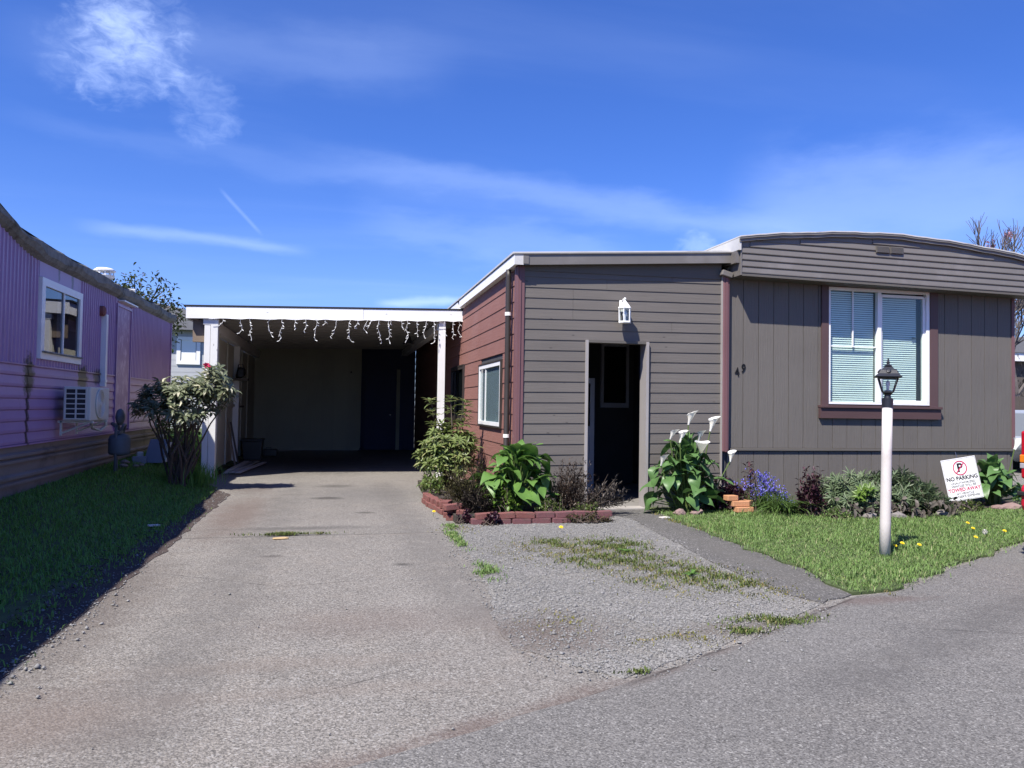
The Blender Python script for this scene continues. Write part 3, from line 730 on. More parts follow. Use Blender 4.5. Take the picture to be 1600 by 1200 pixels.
    B(MB().prism([(x-.05, 2.93)]+[(x+.02-u*3.4, 3.09+.22*math.sin(math.pi*u)) for u in np.linspace(0, 1, 9)]+[(x-3.38, 2.93)], 'Y', 17.19, 17.22), 'gable_end', 'purple_metal')
    # window
    wn = B(MB().box(x-.052, x-.034, 10.02, 11.36, 1.85, 2.66), 'window', 'window_dark')
    fr = MB()
    for (a, b, c, e) in ((9.96, 10.07, 1.77, 2.72), (11.33, 11.43, 1.77, 2.72), (10.07, 11.33, 2.63, 2.72), (10.07, 11.33, 1.77, 1.87)): fr.box(x-.05, x-.005, a, b, c, e)
    fr.build('window_frame', 'white_vinyl', wn)
    MB().box(x-.04, x+.03, 10.0, 11.40, 1.845, 1.862).build('window_sill', 'mossy_edge', wn)
    MB().box(x-.033, x-.010, 10.72, 10.75, 1.87, 2.63).build('mullion', 'white_metal', wn)
    MB().box(x-.030, x-.026, 10.075, 10.72, 1.87, 2.63).build('pane', 'glass_dark', wn)
    MB().box(x-.030, x-.026, 10.75, 11.325, 1.87, 2.63).build('pane', 'glass_dark', wn)
    MB().box(x-.0335, x-.0315, 10.55, 10.70, 1.87, 2.63).build('curtain', 'curtain', wn)
    # flue on the roof
    fl = B(MB().lathe([(.09, 2.95), (.09, 3.30), (.13, 3.30), (.155, 3.34), (.155, 3.35), (.05, 3.36)], (x-.42, 13.9, 0), 16), 'flue', 'white_metal')
    for k in range(10):
        a = 2*math.pi*k/10
        MB().box(-.012, .012, -.004, .004, 0, .07).build('flue_slat', 'white_metal', fl).matrix_local = Matrix.Translation((x-.42+.14*math.cos(a), 13.9+.14*math.sin(a), 3.345)) @ Matrix.Rotation(a+math.pi/2, 4, 'Z')
    MB().lathe([(.16, 3.41), (.17, 3.425), (.12, 3.465), (.03, 3.48)], (x-.42, 13.9, 0), 16).build('flue_cap', 'white_metal', fl, smooth=True)
    B(MB().obox((x-.12, 14.25, 3.16), (.09, .02, 0), (-.02, .12, .02), (0, -.006, .03)), 'roof_hatch', 'white_metal')
    # line cover above the heat pump
    lc = B(MB().box(x-.05, x+.03, 12.42, 12.50, 1.50, 2.56), 'line_cover', 'white_vinyl')
    MB().box(x-.05, x+.036, 12.41, 12.51, 1.56, 1.60).build('cover_clip', 'white_vinyl', lc)
    MB().lathe([(.075, -.04), (.075, .03), (.05, .045)], (x-.02, 12.36, 2.60), 14, 'X').build('wall_cap', 'red_brick', lc)
trailer()

def heat_pump():
    t = thing('heat_pump', 'white outdoor heat pump unit hung on the purple wall', 'heat pump', (-3.1, 10.55, 1.02))
    x0, x1, y0, y1, z0, z1 = -.18, .13, -.02, .78, .02, .44
    MB().box(x0, x1, y0, y1, z0, z1).build('casing', 'ac_white', t, bevel=.012)
    # side grille facing the street: dark recess and bars
    MB().box(x0+.03, x1-.05, y0-.004, y0+.02, z0+.03, z1-.03).build('coil', 'ac_dark', t)
    for i in range(7):
        z = z0+.025+i*(z1-z0-.05)/6; MB().box(x0+.02, x1-.04, y0-.016, y0-.005, z-.007, z+.007).build('grille_bar', 'ac_white', t)
    for xx in (x0+.02, x0+.14, x1-.055): MB().box(xx, xx+.016, y0-.020, y0-.0045, z0+.02, z1-.02).build('grille_post', 'ac_white', t)
    c = (x1+.004, .36, .23)
    MB().lathe([(.188, -.004), (.195, .012), (.178, .016), (.172, .002)], c, 32, 'X').build('fan_ring', 'ac_white', t, smooth=True)
    MB().lathe([(.175, -.003), (.17, .001)], c, 32, 'X').build('fan_opening', 'ac_dark', t)
    for i, r in enumerate((.04, .065, .09, .115, .14, .162)):
        pts = [(c[0]+.012, c[1]+r*math.cos(a), c[2]+r*math.sin(a)) for a in np.linspace(0, 2*math.pi, 25)]
        MB().tube(pts, .0045, 4, False).build('fan_guard', 'ac_white', t)
    MB().lathe([(.03, .004), (.03, .016), (.01, .02)], c, 14, 'X').build('fan_hub', 'ac_white', t)
    for y in (.08, .68):
        b = MB().obox((-.06, y, .004), (.2, 0, 0), (0, .015, 0), (0, 0, .012)).build('bracket', 'ac_white', t)
        MB().tube([(-.22, y, -.14), (.10, y, .0)], .012, 5).build('bracket_brace', 'ac_white', b)
        MB().box(-.235, -.215, y-.015, y+.015, -.17, .02).build('bracket_rail', 'ac_white', b)
    MB().tube([(.02, .80, .10), (.06, .88, .02), (.06, .93, -.06), (0, .9, -.13), (-.08, .84, -.10), (-.16, .95, .12), (-.2, 1.4, .2), (-.21, 1.88, .44)], .022, 7).build('hose', 'ac_white', t, smooth=True)
heat_pump()

def gas_meter():
    t = thing('gas_meter', 'grey gas meter with pipes beside the trailer skirting', 'gas meter', (-3.06, 12.2, .22))
    MB().tube([(-.02, -.06, -.1), (-.02, -.06, .62), (-.02, -.05, .72)], .022, 8).build('riser_pipe', 'meter_grey', t, smooth=True)
    MB().tube([(-.06, .16, -.1), (-.06, .16, .25)], .02, 8).build('outlet_pipe', 'meter_grey', t, smooth=True)
    MB().lathe([(.06, .28), (.14, .30), (.15, .34), (.15, .52), (.13, .57), (.06, .60)], (0, .06, 0), 14).build('meter_body', 'meter_grey', t, smooth=True)
    MB().lathe([(.10, -.10), (.115, -.08), (.115, .04), (.10, .06)], (0, .06, .44), 18, 'X').build('dial', 'ac_dark', t)
    rg = MB().lathe([(.03, -.06), (.10, -.035), (.12, -.008), (.12, .008), (.10, .035), (.04, .06)], (.02, -.02, .84), 18, 'X').build('regulator', 'meter_grey', t, smooth=True)
    MB().tube([(.02, -.02, .72), (.02, -.02, .80)], .035, 8).build('regulator_neck', 'meter_grey', rg)
    MB().tube([(-.02, -.05, .70), (-.1, .05, .74), (-.05, .16, .72), (0, .12, .60)], .024, 8).build('crossover_pipe', 'meter_grey', t, smooth=True)
    MB().tube([(.0, .12, .62), (.0, .26, .72), (0, .36, .72), (-.04, .40, .6), (-.12, .42, .5)], .022, 8).build('house_pipe', 'meter_grey', t, smooth=True)
    MB().obox((0, .04, .62), (.03, 0, 0), (0, .1, 0), (0, 0, .02)).build('meter_bar', 'meter_grey', t)
gas_meter()

def utility_bits():
    b = thing('utility_panel', 'blue grey utility panel leaning by the trailer skirting', 'utility box', (-2.86, 13.7, .28), R(-14))
    MB().obox((0, 0, .20), (.15, 0, 0), (0, .02, .0), (.03, .05, .19)).build('panel', 'panel_grey', b, bevel=.006)
    MB().obox((.03, .10, .18), (.14, 0, 0), (0, .05, 0), (.02, .04, .16)).build('housing', 'ac_white', b, bevel=.006)
    MB().tube([(.02, .12, .34), (.02, .1, .46)], .04, 8).build('conduit', 'ac_white', b)
    o = MB().obox((0, 0, .06), (.10, .02, 0), (-.01, .06, 0), (0, 0, .06)).build('junction_box', 'panel_grey', bevel=.005); o.location = (-3.08, 13.55, .28)
    tag(o, 'small grey junction box on the grass beside the leaning panel', 'junction box')
    o = MB().obox((0, 0, .05), (.05, .01, 0), (-.01, .04, 0), (0, 0, .05)).build('plastic_tub', 'ac_white', bevel=.02); o.location = (-3.14, 13.85, .36)
    tag(o, 'little white tub behind the small junction box', 'tub')
    for i, (x, y, s) in enumerate(((-3.12, 12.75, .07), (-3.0, 12.95, .06), (-3.2, 13.15, .08), (-2.98, 13.25, .05))):
        o = finish(rock_mesh((s, s*.8, s*.6), 40+i), 'stone', 'stone'); o.location = (x, y, lawn_h(x, y)+s*.4)
        tag(o, 'loose grey stone lying between gas meter and junction box', 'stone', 'stones by the gas meter')
    for i, (x, y, s) in enumerate(((-2.42, 12.75, .09), (-2.22, 13.3, .08))):
        o = finish(rock_mesh((s, s*.8, s*.6), 50+i), 'stone', 'stone'); o.location = (x, y, lawn_h(x, y)+s*.35)
        tag(o, ('rounded grey stone at the foot of the rhododendron' if i == 0 else 'smaller pale stone against the white carport post'), 'stone')
    o = MB().obox((0, 0, .012), (.05, .015, 0), (-.015, .03, 0), (0, 0, .006)).build('paper_scrap', 'litter'); o.location = (-1.78, 8.5, .03)
    tag(o, 'white paper scrap on the shaded grass edge', 'litter')
utility_bits()

# ------------------------------------------------------------------ carport
def carport():
    t = thing('carport', 'flat roofed carport with white fascia and posts', 'carport', (0, 13.9, 0))
    def B(mb, name, mat, parent=t, **k):
        o = mb.build(name, mat, parent, **k)
        if parent is t: o.location = (0, -13.9, 0)
        return o
    sh = lambda x: .0265*(x+2.5)
    B(MB().box(-2.49, .42, 13.84, 13.88, 2.69, 2.885, sh), 'fascia_board', 'white_wood')
    B(MB().box(.424, 2.19, 13.842, 13.88, 2.69, 2.885, sh), 'fascia_board', 'white_wood')
    B(MB().box(-2.49, -2.45, 13.884, 22.3, 2.69, 2.885, sh), 'side_fascia', 'white_wood')
    B(MB().box(-2.53, 2.185, 13.833, 22.65, 2.888, 2.915, sh), 'roof_sheet', 'roof_black')
    # ribbed deck seen from below
    v = []; f = []; ys = []
    y = 13.9
    while y < 22.35: ys += [(y, 0), (y+.09, 0), (y+.11, -.035), (y+.18, -.035), (y+.20, 0)]; y += .30
    for yy, d in ys: v += [(-2.44, yy, 2.84+d+sh(-2.44)), (2.18, yy, 2.84+d+sh(2.18))]
    for i in range(len(ys)-1): f.append((2*i, 2*i+1, 2*i+3, 2*i+2))
    B(MB().add(v, f), 'roof_deck', 'deck_paint', fix=False)
    for i in range(13): B(MB().box(-2.44, 2.18, 14.15+i*.62, 14.19+i*.62, 2.715, 2.80, sh), 'rafter', 'deck_paint')
    p = B(MB().box(-2.20, -2.105, 13.89, 14.03, -.02, 2.69), 'post', 'white_post', bevel=.004)
    B(MB().box(-2.10, -1.985, 13.885, 14.02, -.02, 2.69), 'post', 'white_post', bevel=.004)
    B(MB().box(1.765, 1.885, 13.89, 14.01, -.02, 2.80), 'post', 'white_post', bevel=.004)
    B(MB().box(-2.22, -1.98, 13.884, 14.04, 2.60, 2.695), 'post_cap', 'white_post')
    B(MB().box(-2.40, -2.205, 13.98, 14.10, 2.31, 2.68), 'beam_end', 'raw_wood')
    B(MB().box(-2.18, -2.04, 14.05, 22, 2.50, 2.69), 'side_beam', 'white_post')
    B(MB().box(1.75, 1.90, 14.03, 22, 2.66, 2.81), 'side_beam', 'white_post')
    # left wall: sheets with battens
    wl = B(MB().box(-2.21, -2.17, 14.04, 22.0, .02, 2.49), 'side_wall', 'cream_panel')
    for yy in (15.22, 16.44, 18.86, 20.08): MB().box(-2.168, -2.14, yy-.03, yy+.03, .02, 2.49).build('batten', 'cream_panel', wl)
    MB().box(-2.166, -2.05, 17.5, 17.64, .02, 2.495).build('wall_post', 'white_post', wl)
    MB().box(-2.168, -2.12, 14.06, 17.49, 1.20, 1.26).build('rail', 'cream_panel', wl)
    MB().box(-2.168, -2.10, 17.65, 19.0, 1.18, 1.22).build('shelf', 'fence_wood', wl)
    MB().box(-2.168, -1.85, 17.2, 17.48, 1.76, 1.80).build('shelf', 'fence_wood', wl)
    # back wall, blue side bay and its door
    bw = B(MB().box(-2.21, .65, 21.9, 21.96, .0, 2.86, sh), 'back_wall', 'back_panel')
    for i in range(8): MB().box(-2.2+i*.355, -2.2+i*.355+.348, 21.885, 21.898, .03, 2.72).build('back_board', 'back_panel', bw)
    MB().box(.35, .39, 21.87, 21.89, 2.15, 2.19).build('wall_bracket', 'black_paint', bw)
    bb = B(MB().box(.655, 2.19, 22.5, 22.55, .0, 3.03), 'rear_bay', 'blue_dark')
    B(MB().box(.61, .65, 21.962, 22.5, .0, 2.9), 'bay_return', 'blue_dark')
    dd = MB().box(.80, 1.60, 22.46, 22.497, .02, 2.1).build('door', 'blue_dark', bb)
    MB().lathe([(.01, -.05), (.03, -.04), (.03, 0)], (1.5, 22.46, 1.0), 10, 'Y').build('door_knob', 'chrome', dd)
    MB().box(1.66, 1.76, 22.44, 22.498, .0, 2.3).build('door_post', 'back_panel', bb)
    B(MB().box(-2.5, 2.19, 22.56, 22.62, 0, 2.86, sh), 'rear_cladding', 'fence_wood')
carport()

def icicles():
    t = thing('icicle_lights', 'string of white icicle lights under the carport fascia', 'string lights', (0, 13.82, 2.69))
    xs = [346, 372, 385, 416, 434, 454, 470, 487, 500, 518, 540, 551, 567, 574, 585, 600, 604, 620, 630, 647, 662, 674, 692, 706, 715]
    ln = [10, 22, 30, 26, 33, 14, 18, 32, 7, 27, 34, 13, 18, 12, 36, 15, 34, 14, 32, 25, 28, 36, 22, 27, 25]
    rr = random.Random(3)
    X = lambda p: -2.464+(p-294)*(4.704/433)
    zf = lambda x: .0265*(x+2.5)
    MB().tube([(X(p), 0, zf(X(p))+.0+(.005 if i % 2 else -.012)) for i, p in enumerate([325]+xs+[724])], .004, 4).build('cord', 'wire_white', t)
    for p, l in zip(xs, ln):
        L = l/90; x = X(p); z = zf(x); k = max(3, int(L/.05)); pts = [(x, 0, z)]; dx = 0; dy = 0
        for j in range(1, k+1):
            dx += rr.gauss(0, .016); dy += rr.gauss(0, .012)
            if j == k: dx += rr.choice((-1, 1))*.03
            pts.append((x+dx, dy, z-L*j/k))
        m = MB().tube(pts, .0029, 4)
        for j in range(1, k+1):
            q = Vector(pts[j]); d = Vector((rr.gauss(0, 1), rr.gauss(0, .6), -abs(rr.gauss(.5, .5)))).normalized()
            m.tube([q, q+d*.03, q+d*.045], [.005, .007, .003], 5)
        m.build('light_strand', 'wire_white', t)
icicles()

def carport_clutter():
    rr = random.Random(5)
    for i in range(7):
        L = rr.uniform(2.0, 2.8); o = MB().box(-.045, .045, 0, L, 0, .022).build('plank', 'stacked_wood', bevel=.003)
        lay = i//3; o.location = (-1.93+(i % 3)*.105+lay*.03, 14.75+rr.uniform(-.1, .15), .008+lay*.024); o.rotation_euler = (0, 0, R(rr.uniform(-4, 3)-3))
        tag(o, 'pale weathered plank in the low pile on the carport floor', 'plank', 'planks piled in the carport')
    for i, (y, h, c) in enumerate(((16.4, 1.05, 'raw_wood'), (16.75, .9, 'fence_wood'))):
        o = MB().box(-.012, .012, -.05, .05, 0, h).build('leaning_board', c); o.location = (-1.95+i*.02, y, .01); o.rotation_euler = (R(-6), R(-12), 0)
        tag(o, ('long brown board leaning on the carport side wall' if i == 0 else 'short dark board leaning beside the longer brown board'), 'board')
    t = thing('storage_bin', 'black lidded bin in the carport corner', 'bin', (-1.85, 18.7, 0))
    MB().prism([(-.19, .0), (.19, .0), (.22, .42), (-.22, .42)], 'Y', -.22, .22).build('body', 'black_metal', t, bevel=.01)
    MB().box(-.24, .24, -.24, .24, .422, .47).build('lid', 'black_metal', t, bevel=.01)
    t = thing('tool_case', 'low black case on the floor before the carport back wall', 'case', (-1.6, 19.9, 0))
    MB().box(-.2, .2, -.15, .15, .0, .16).build('body', 'black_metal', t, bevel=.015)
    MB().tube([(-.06, -.1, .16), (-.06, -.1, .2), (.06, -.1, .2), (.06, -.1, .16)], .008, 5).build('handle', 'black_metal', t)
    t = thing('tool_bag', 'dark lumpy tool bag on the carport wall shelf', 'bag', (-2.0, 17.33, 1.802))
    finish(rock_mesh((.13, .10, .13), 77, 3), 'body', 'black_paint', t, smooth=True).location = (0, 0, .11)
    MB().tube([(-.06, 0, .2), (-.04, 0, .30), (.04, 0, .30), (.06, 0, .2)], .010, 6).build('handle', 'black_paint', t)
    t = thing('hanging_lamp', 'dark shop lamp hung under the carport deck', 'lamp', (1.35, 15.4, 2.86))
    MB().tube([(0, 0, .03), (0, 0, -.2)], .008, 5).build('cord', 'black_paint', t)
    MB().lathe([(.03, -.2), (.05, -.24), (.12, -.36), (.11, -.36), (.03, -.24)], (0, 0, 0), 14).build('shade', 'black_metal', t)
carport_clutter()

# ------------------------------------------------------------------ lean-to addition
FY = 9.45
def lap(mb, axis, a, b, z0, z1, face, out, sh=None):
    """one lap board; face = wall plane, out = sign of the outward side"""
    prof = [(0, z0), (.0175*out, z0), (.018*out, z0+.003), (.009*out, z1+.005), (0, z1+.005)]
    if axis == 'X':
        v = [(a, face+d, z+(sh(a) if sh else 0)) for d, z in prof]+[(b, face+d, z+(sh(b) if sh else 0)) for d, z in prof]
    else:
        v = [(face+d, a, z) for d, z in prof]+[(face+d, b, z) for d, z in prof]
    n = 5
    return mb.add(v, [(0, 1, 2, 3, 4)[::-1], (5, 6, 7, 8, 9)]+[(i, (i+1) % n, n+(i+1) % n, n+i) for i in range(n)])

def addition():
    t = thing('lean_to_addition', 'grey and red boarded lean-to with open doorway', 'building', (2.2, FY, 0)); O = Vector((2.2, FY, 0))
    def B(mb, name, mat, parent=t, **k):
        o = mb.build(name, mat, parent, **k)
        if parent is t: o.location = -O
        return o
    sh = lambda x: .0125*(x-2.2)
    # front wall with the door opening
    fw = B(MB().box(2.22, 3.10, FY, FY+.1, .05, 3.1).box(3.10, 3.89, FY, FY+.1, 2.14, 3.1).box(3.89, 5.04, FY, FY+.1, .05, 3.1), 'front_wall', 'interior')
    pitch = .1315; z = .165
    while z < 3.02:
        zt = z+pitch
        if zt <= 2.17 and z < 2.1:
            lap(MB(), 'X', 2.262, 3.068, z, zt, FY-.002, -1, sh).build('siding_board', 'grey_board', fw)
            if z > .26: lap(MB(), 'X', 3.925, 4.945, z, zt, FY-.002, -1, sh).build('siding_board', 'grey_board', fw)
        else:
            jx = random.choice((2.9, 3.35, 3.8, 4.25)); zt2 = min(zt, 3.08)
            lap(MB(), 'X', 2.262, jx-.0015, z, zt2, FY-.002, -1, sh).build('siding_board', 'grey_board', fw); lap(MB(), 'X', jx+.0015, 4.945, z+random.uniform(-.002, .002), zt2, FY-.002, -1, sh).build('siding_board', 'grey_board', fw)
        z = zt
    B(MB().box(3.925, 5.06, FY-.035, FY-.002, -.02, .285), 'foundation', 'concrete_grey')
    B(MB().box(2.26, 3.068, FY-.03, FY-.002, -.02, .163), 'foundation', 'concrete_grey')
    # jambs
    dj = B(MB().box(3.07, 3.105, FY-.045, FY+.12, .0, 2.155), 'door_jamb', 'jamb_paint')
    B(MB().box(3.885, 3.922, FY-.055, FY+.16, .0, 2.155), 'door_jamb', 'jamb_paint')
    B(MB().box(3.106, 3.884, FY-.045, FY+.12, 2.125, 2.158), 'door_head', 'grey_board_dark')
    B(MB().box(3.07, 3.922, FY-.10, FY+.14, -.01, .022), 'threshold', 'concrete')
    # inside
    B(MB().box(2.25, 5.0, FY+.145, 21, -.01, .018), 'floor_slab', 'concrete_grey')
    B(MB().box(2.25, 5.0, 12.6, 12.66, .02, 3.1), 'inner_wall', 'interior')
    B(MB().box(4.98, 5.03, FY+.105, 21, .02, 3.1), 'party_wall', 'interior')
    # red side wall
    rw = B(MB().box(2.2, 2.25, FY+.1, 22.5, .0, 3.08), 'side_wall', 'interior')
    pr = .205; z = -.03
    wins = ((10.36, 11.93, 1.05, 1.88), (13.57, 14.95, 1.08, 1.97))
    while z < 3.0:
        zt = min(z+pr, 3.05); segs = [(FY+.02, 22.4)]
        for (a, b, c, d) in wins:
            if zt > c-.03 and z < d+.03:
                segs = [s for (p, q) in segs for s in ((p, a-.03), (b+.03, q)) if s[1]-s[0] > .05] if True else segs
                segs = [(p, q) for p, q in segs if p < q]
        # split overlaps from several windows
        cut = sorted([(a-.03, b+.03) for (a, b, c, d) in wins if zt > c-.03 and z < d+.03]); p = FY+.02; segs = []
        for a, b in cut: segs.append((p, a)); p = b
        segs.append((p, 22.4))
        for a, b in segs:
            m = b if b < 16 else None
            if m is None and a < 14 and b > 16:
                j = 12.2 + (1.3*((int(z*10)) % 2)); j = max(j, a+.5)
                lap(MB(), 'Y', a, j-.003, z, zt, 2.198, -1).build('siding_board', 'red_board', rw); lap(MB(), 'Y', j+.003, b, z, zt, 2.198, -1).build('siding_board', 'red_board', rw)
            else: lap(MB(), 'Y', a, b, z, zt, 2.198, -1).build('siding_board', 'red_board', rw)
        z = z+pr
    for i, (a, b, c, d) in enumerate(wins):
        w = MB().box(2.186, 2.196, a, b, c, d).build('window', 'curtain' if i == 0 else 'window_dark', rw)
        f = MB(); e = .022
        for q in ((a-.03, a+e, c-.03, d+.03), (b-e, b+.03, c-.03, d+.03), (a+e, b-e, c-.03, c+e), (a+e, b-e, d-e, d+.03)): f.box(2.155, 2.197, *q)
        f.build('window_frame', 'white_vinyl' if i == 0 else 'brown_pipe', w)
        g = MB()
        for q in ((a-.055, b+.055, d+.032, d+.055), (a-.055, b+.055, c-.055, c-.032), (a-.055, a-.032, c-.03, d+.03), (b+.032, b+.055, c-.03, d+.03)): g.box(2.150, 2.197, *q)
        g.build('window_casing', 'brown_pipe', w)
        mid = (a+b)/2
        MB().box(2.165, 2.184, mid+.30, mid+.34, c+e, d-e).build('mullion', 'white_vinyl' if i == 0 else 'brown_pipe', w)
        MB().box(2.172, 2.175, a+e, mid+.30, c+e, d-e).build('pane', 'glass', w); MB().box(2.172, 2.175, mid+.34, b-e, c+e, d-e).build('pane', 'glass', w)
    # corner boards
    B(MB().box(2.166, 2.262, FY-.034, FY-.001, .0, 3.06), 'corner_board', 'mauve_trim', bevel=.004)
    B(MB().box(2.195, 2.215, FY-.046, FY-.0345, .0, 3.06), 'corner_bead', 'mauve_trim')
    B(MB().box(2.158, 2.1975, FY, FY+.09, .0, 3.06), 'corner_board', 'mauve_trim', bevel=.004)
    # fascias and roof; the front one climbs to the house
    s2 = lambda x: .063*(x-2.2)
    B(MB().box(2.22, 5.10, FY-.13, FY-.09, 3.05, 3.175, s2), 'front_fascia', 'gable_metal')
    B(MB().box(2.10, 5.11, FY-.145, FY-.06, 3.178, 3.195, s2), 'drip_edge', 'roof_edge_grey')
    B(MB().box(2.24, 5.09, FY-.089, FY+.02, 3.06, 3.075, s2), 'soffit', 'grey_board_dark')
    B(MB().prism([(2.262, 3.0), (4.945, 3.02), (4.945, 3.062+s2(4.945)), (2.262, 3.062)], 'Y', FY-.030, FY+.05), 'frieze', 'grey_board_dark')
    B(MB().box(2.105, 2.145, FY-.13, 13.78, 3.05, 3.175), 'side_fascia', 'white_wood')
    B(MB().box(2.105, 2.145, 13.95, 22.4, 3.05, 3.175), 'side_fascia', 'white_wood')
    B(MB().box(2.105, 2.218, FY-.137, FY-.131, 3.05, 3.175), 'gutter_end', 'roof_metal')
    B(MB().lathe([(.045, 0), (.05, .02), (.04, .05), (.012, .06)], (2.262, FY-.19, 3.12), 12, 'Y').build if False else MB().obox((2.25, FY-.136, 3.115), (.035, 0, 0), (0, .006, 0), (0, 0, .05)), 'gutter_cap', 'gable_metal')
    v = []
    B(MB().box(2.09, 5.08, FY-.10, 22.5, 3.196, 3.22, lambda x: .063*(x-2.2)), 'roof_sheet', 'roof_metal')
    B(MB().box(2.145, 2.24, FY+.03, 22.4, 3.05, 3.065), 'side_soffit', 'white_wood')
    # downspout on the red side
    ds = B(MB().tube([(2.12, 9.72, 3.05), (2.12, 9.72, 2.96), (2.12, 9.72, 1.7), (2.12, 9.72, .1), (2.05, 9.70, .02)], .036, 10), 'downspout', 'brown_pipe', smooth=True)
    for z in (2.48, .92): MB().lathe([(.042, z-.022), (.042, z+.022)], (2.12, 9.72, 0), 12).build('clamp', 'white_metal', ds); 
    for z in (.62,): MB().lathe([(.045, z-.03), (.045, z+.03)], (2.12, 9.72, 0), 12).build('coupler', 'brown_pipe', ds)
    # mauve downspout at the house corner
    d2 = B(MB().box(4.955, 5.045, FY-.075, FY-.012, .74, 3.06), 'downspout', 'mauve_trim', bevel=.012)
    MB().box(4.985, 5.015, FY-.083, FY-.0755, .74, 3.05).build('downspout_rib', 'mauve_trim', d2)
    B(MB().box(4.946, 4.956, FY-.06, FY-.004, .2, 3.06), 'edge_strip', 'jamb_paint')
    B(MB().obox((4.99, FY-.08, 3.085), (.075, 0, -.02), (0, .045, 0), (.01, 0, .035)), 'downspout_elbow', 'gable_metal', bevel=.01)
addition()

def wall_lantern():
    t = thing('wall_lantern', 'white wall lantern with clear bulb above the open doorway', 'lantern', (3.55, FY-.03, 2.53))
    y = -.11
    MB().box(-.035, .035, -.012, .004, .0, .15).build('wall_plate', 'white_metal', t, bevel=.006)
    MB().tube([(0, -.01, .05), (-.01, -.03, .12), (0, -.06, .155), (0, -.10, .14), (0, y, .10)], .012, 8).build('arm', 'white_metal', t, smooth=True)
    rf = MB(); n = 6
    rf.lathe([(.088, .03), (.09, .04), (.062, .075), (.028, .115), (.014, .13)], (0, y, 0), n).build('lantern_roof', 'white_metal', t)
    MB().lathe([(.012, .12), (.012, .145), (.018, .155), (.008, .172)], (0, y, 0), 8).build('finial', 'white_metal', t)
    MB().lathe([(.080, -.155), (.084, -.145), (.078, -.13)], (0, y, 0), n).build('lantern_base', 'white_metal', t)
    for k in range(n):
        a = 2*math.pi*k/n; MB().tube([(.074*math.cos(a), y+.074*math.sin(a), -.14), (.078*math.cos(a), y+.078*math.sin(a), .035)], .0065, 5).build('corner_bar', 'white_metal', t)
        b = a+math.pi/n; r = .066; c = Vector((r*math.cos(b), y+r*math.sin(b), -.05)); s = Vector((-math.sin(b), math.cos(b), 0))*.032
        MB().obox(c, s, Vector((math.cos(b), math.sin(b), 0))*.001, (0, 0, .082)).build('pane', 'glass_clear', t)
    MB().lathe([(.012, -.13), (.014, -.085), (.028, -.055), (.03, -.03), (.018, -.0), (.006, .022)], (0, y, 0), 12).build('bulb', 'sign_white', t, smooth=True)
wall_lantern()

def inside_things():
    t = thing('glazed_inner_door', 'pale glazed door standing open inside the dark entry', 'door', (3.55, 11.1, .018), R(8))
    f = MB()
    for q in ((-.22, -.15, 0, 1.72), (.15, .22, 0, 1.72), (-.15, .15, 1.64, 1.72), (-.15, .15, .85, 1.0), (-.15, .15, 0, .2)): f.box(q[0], q[1], -.02, .02, q[2], q[3])
    f.build('door_frame', 'interior_white', t)
    MB().box(-.02, .02, -.015, .015, 1.0, 1.64).build('glazing_bar', 'interior_white', t)
    MB().box(-.15, .15, -.006, .006, .2, .85).build('door_panel', 'interior_white', t)
    MB().box(-.15, .15, -.003, .003, 1.0, 1.64).build('pane', 'glass_dark', t)
    t = thing('inner_window', 'faint inner window frame deep in the dark entry', 'window', (4.62, 12.56, 1.3))
    f = MB()
    for q in ((-.25, -.20, 0, 1.1), (.20, .25, 0, 1.1), (-.20, .20, 1.04, 1.1), (-.20, .20, 0, .08)): f.box(q[0], q[1], -.02, .035, q[2], q[3])
    f.build('window_frame', 'interior_white', t)
    MB().box(-.2, .2, .0, .006, .08, 1.04).build('pane', 'glass_dark', t)
    o = MB().box(-.34, .34, -.22, .22, 0, .012).build('door_mat', 'black_paint', bevel=.003); o.location = (3.58, 10.35, .019)
    tag(o, 'black rubber mat on the entry floor', 'mat')
inside_things()

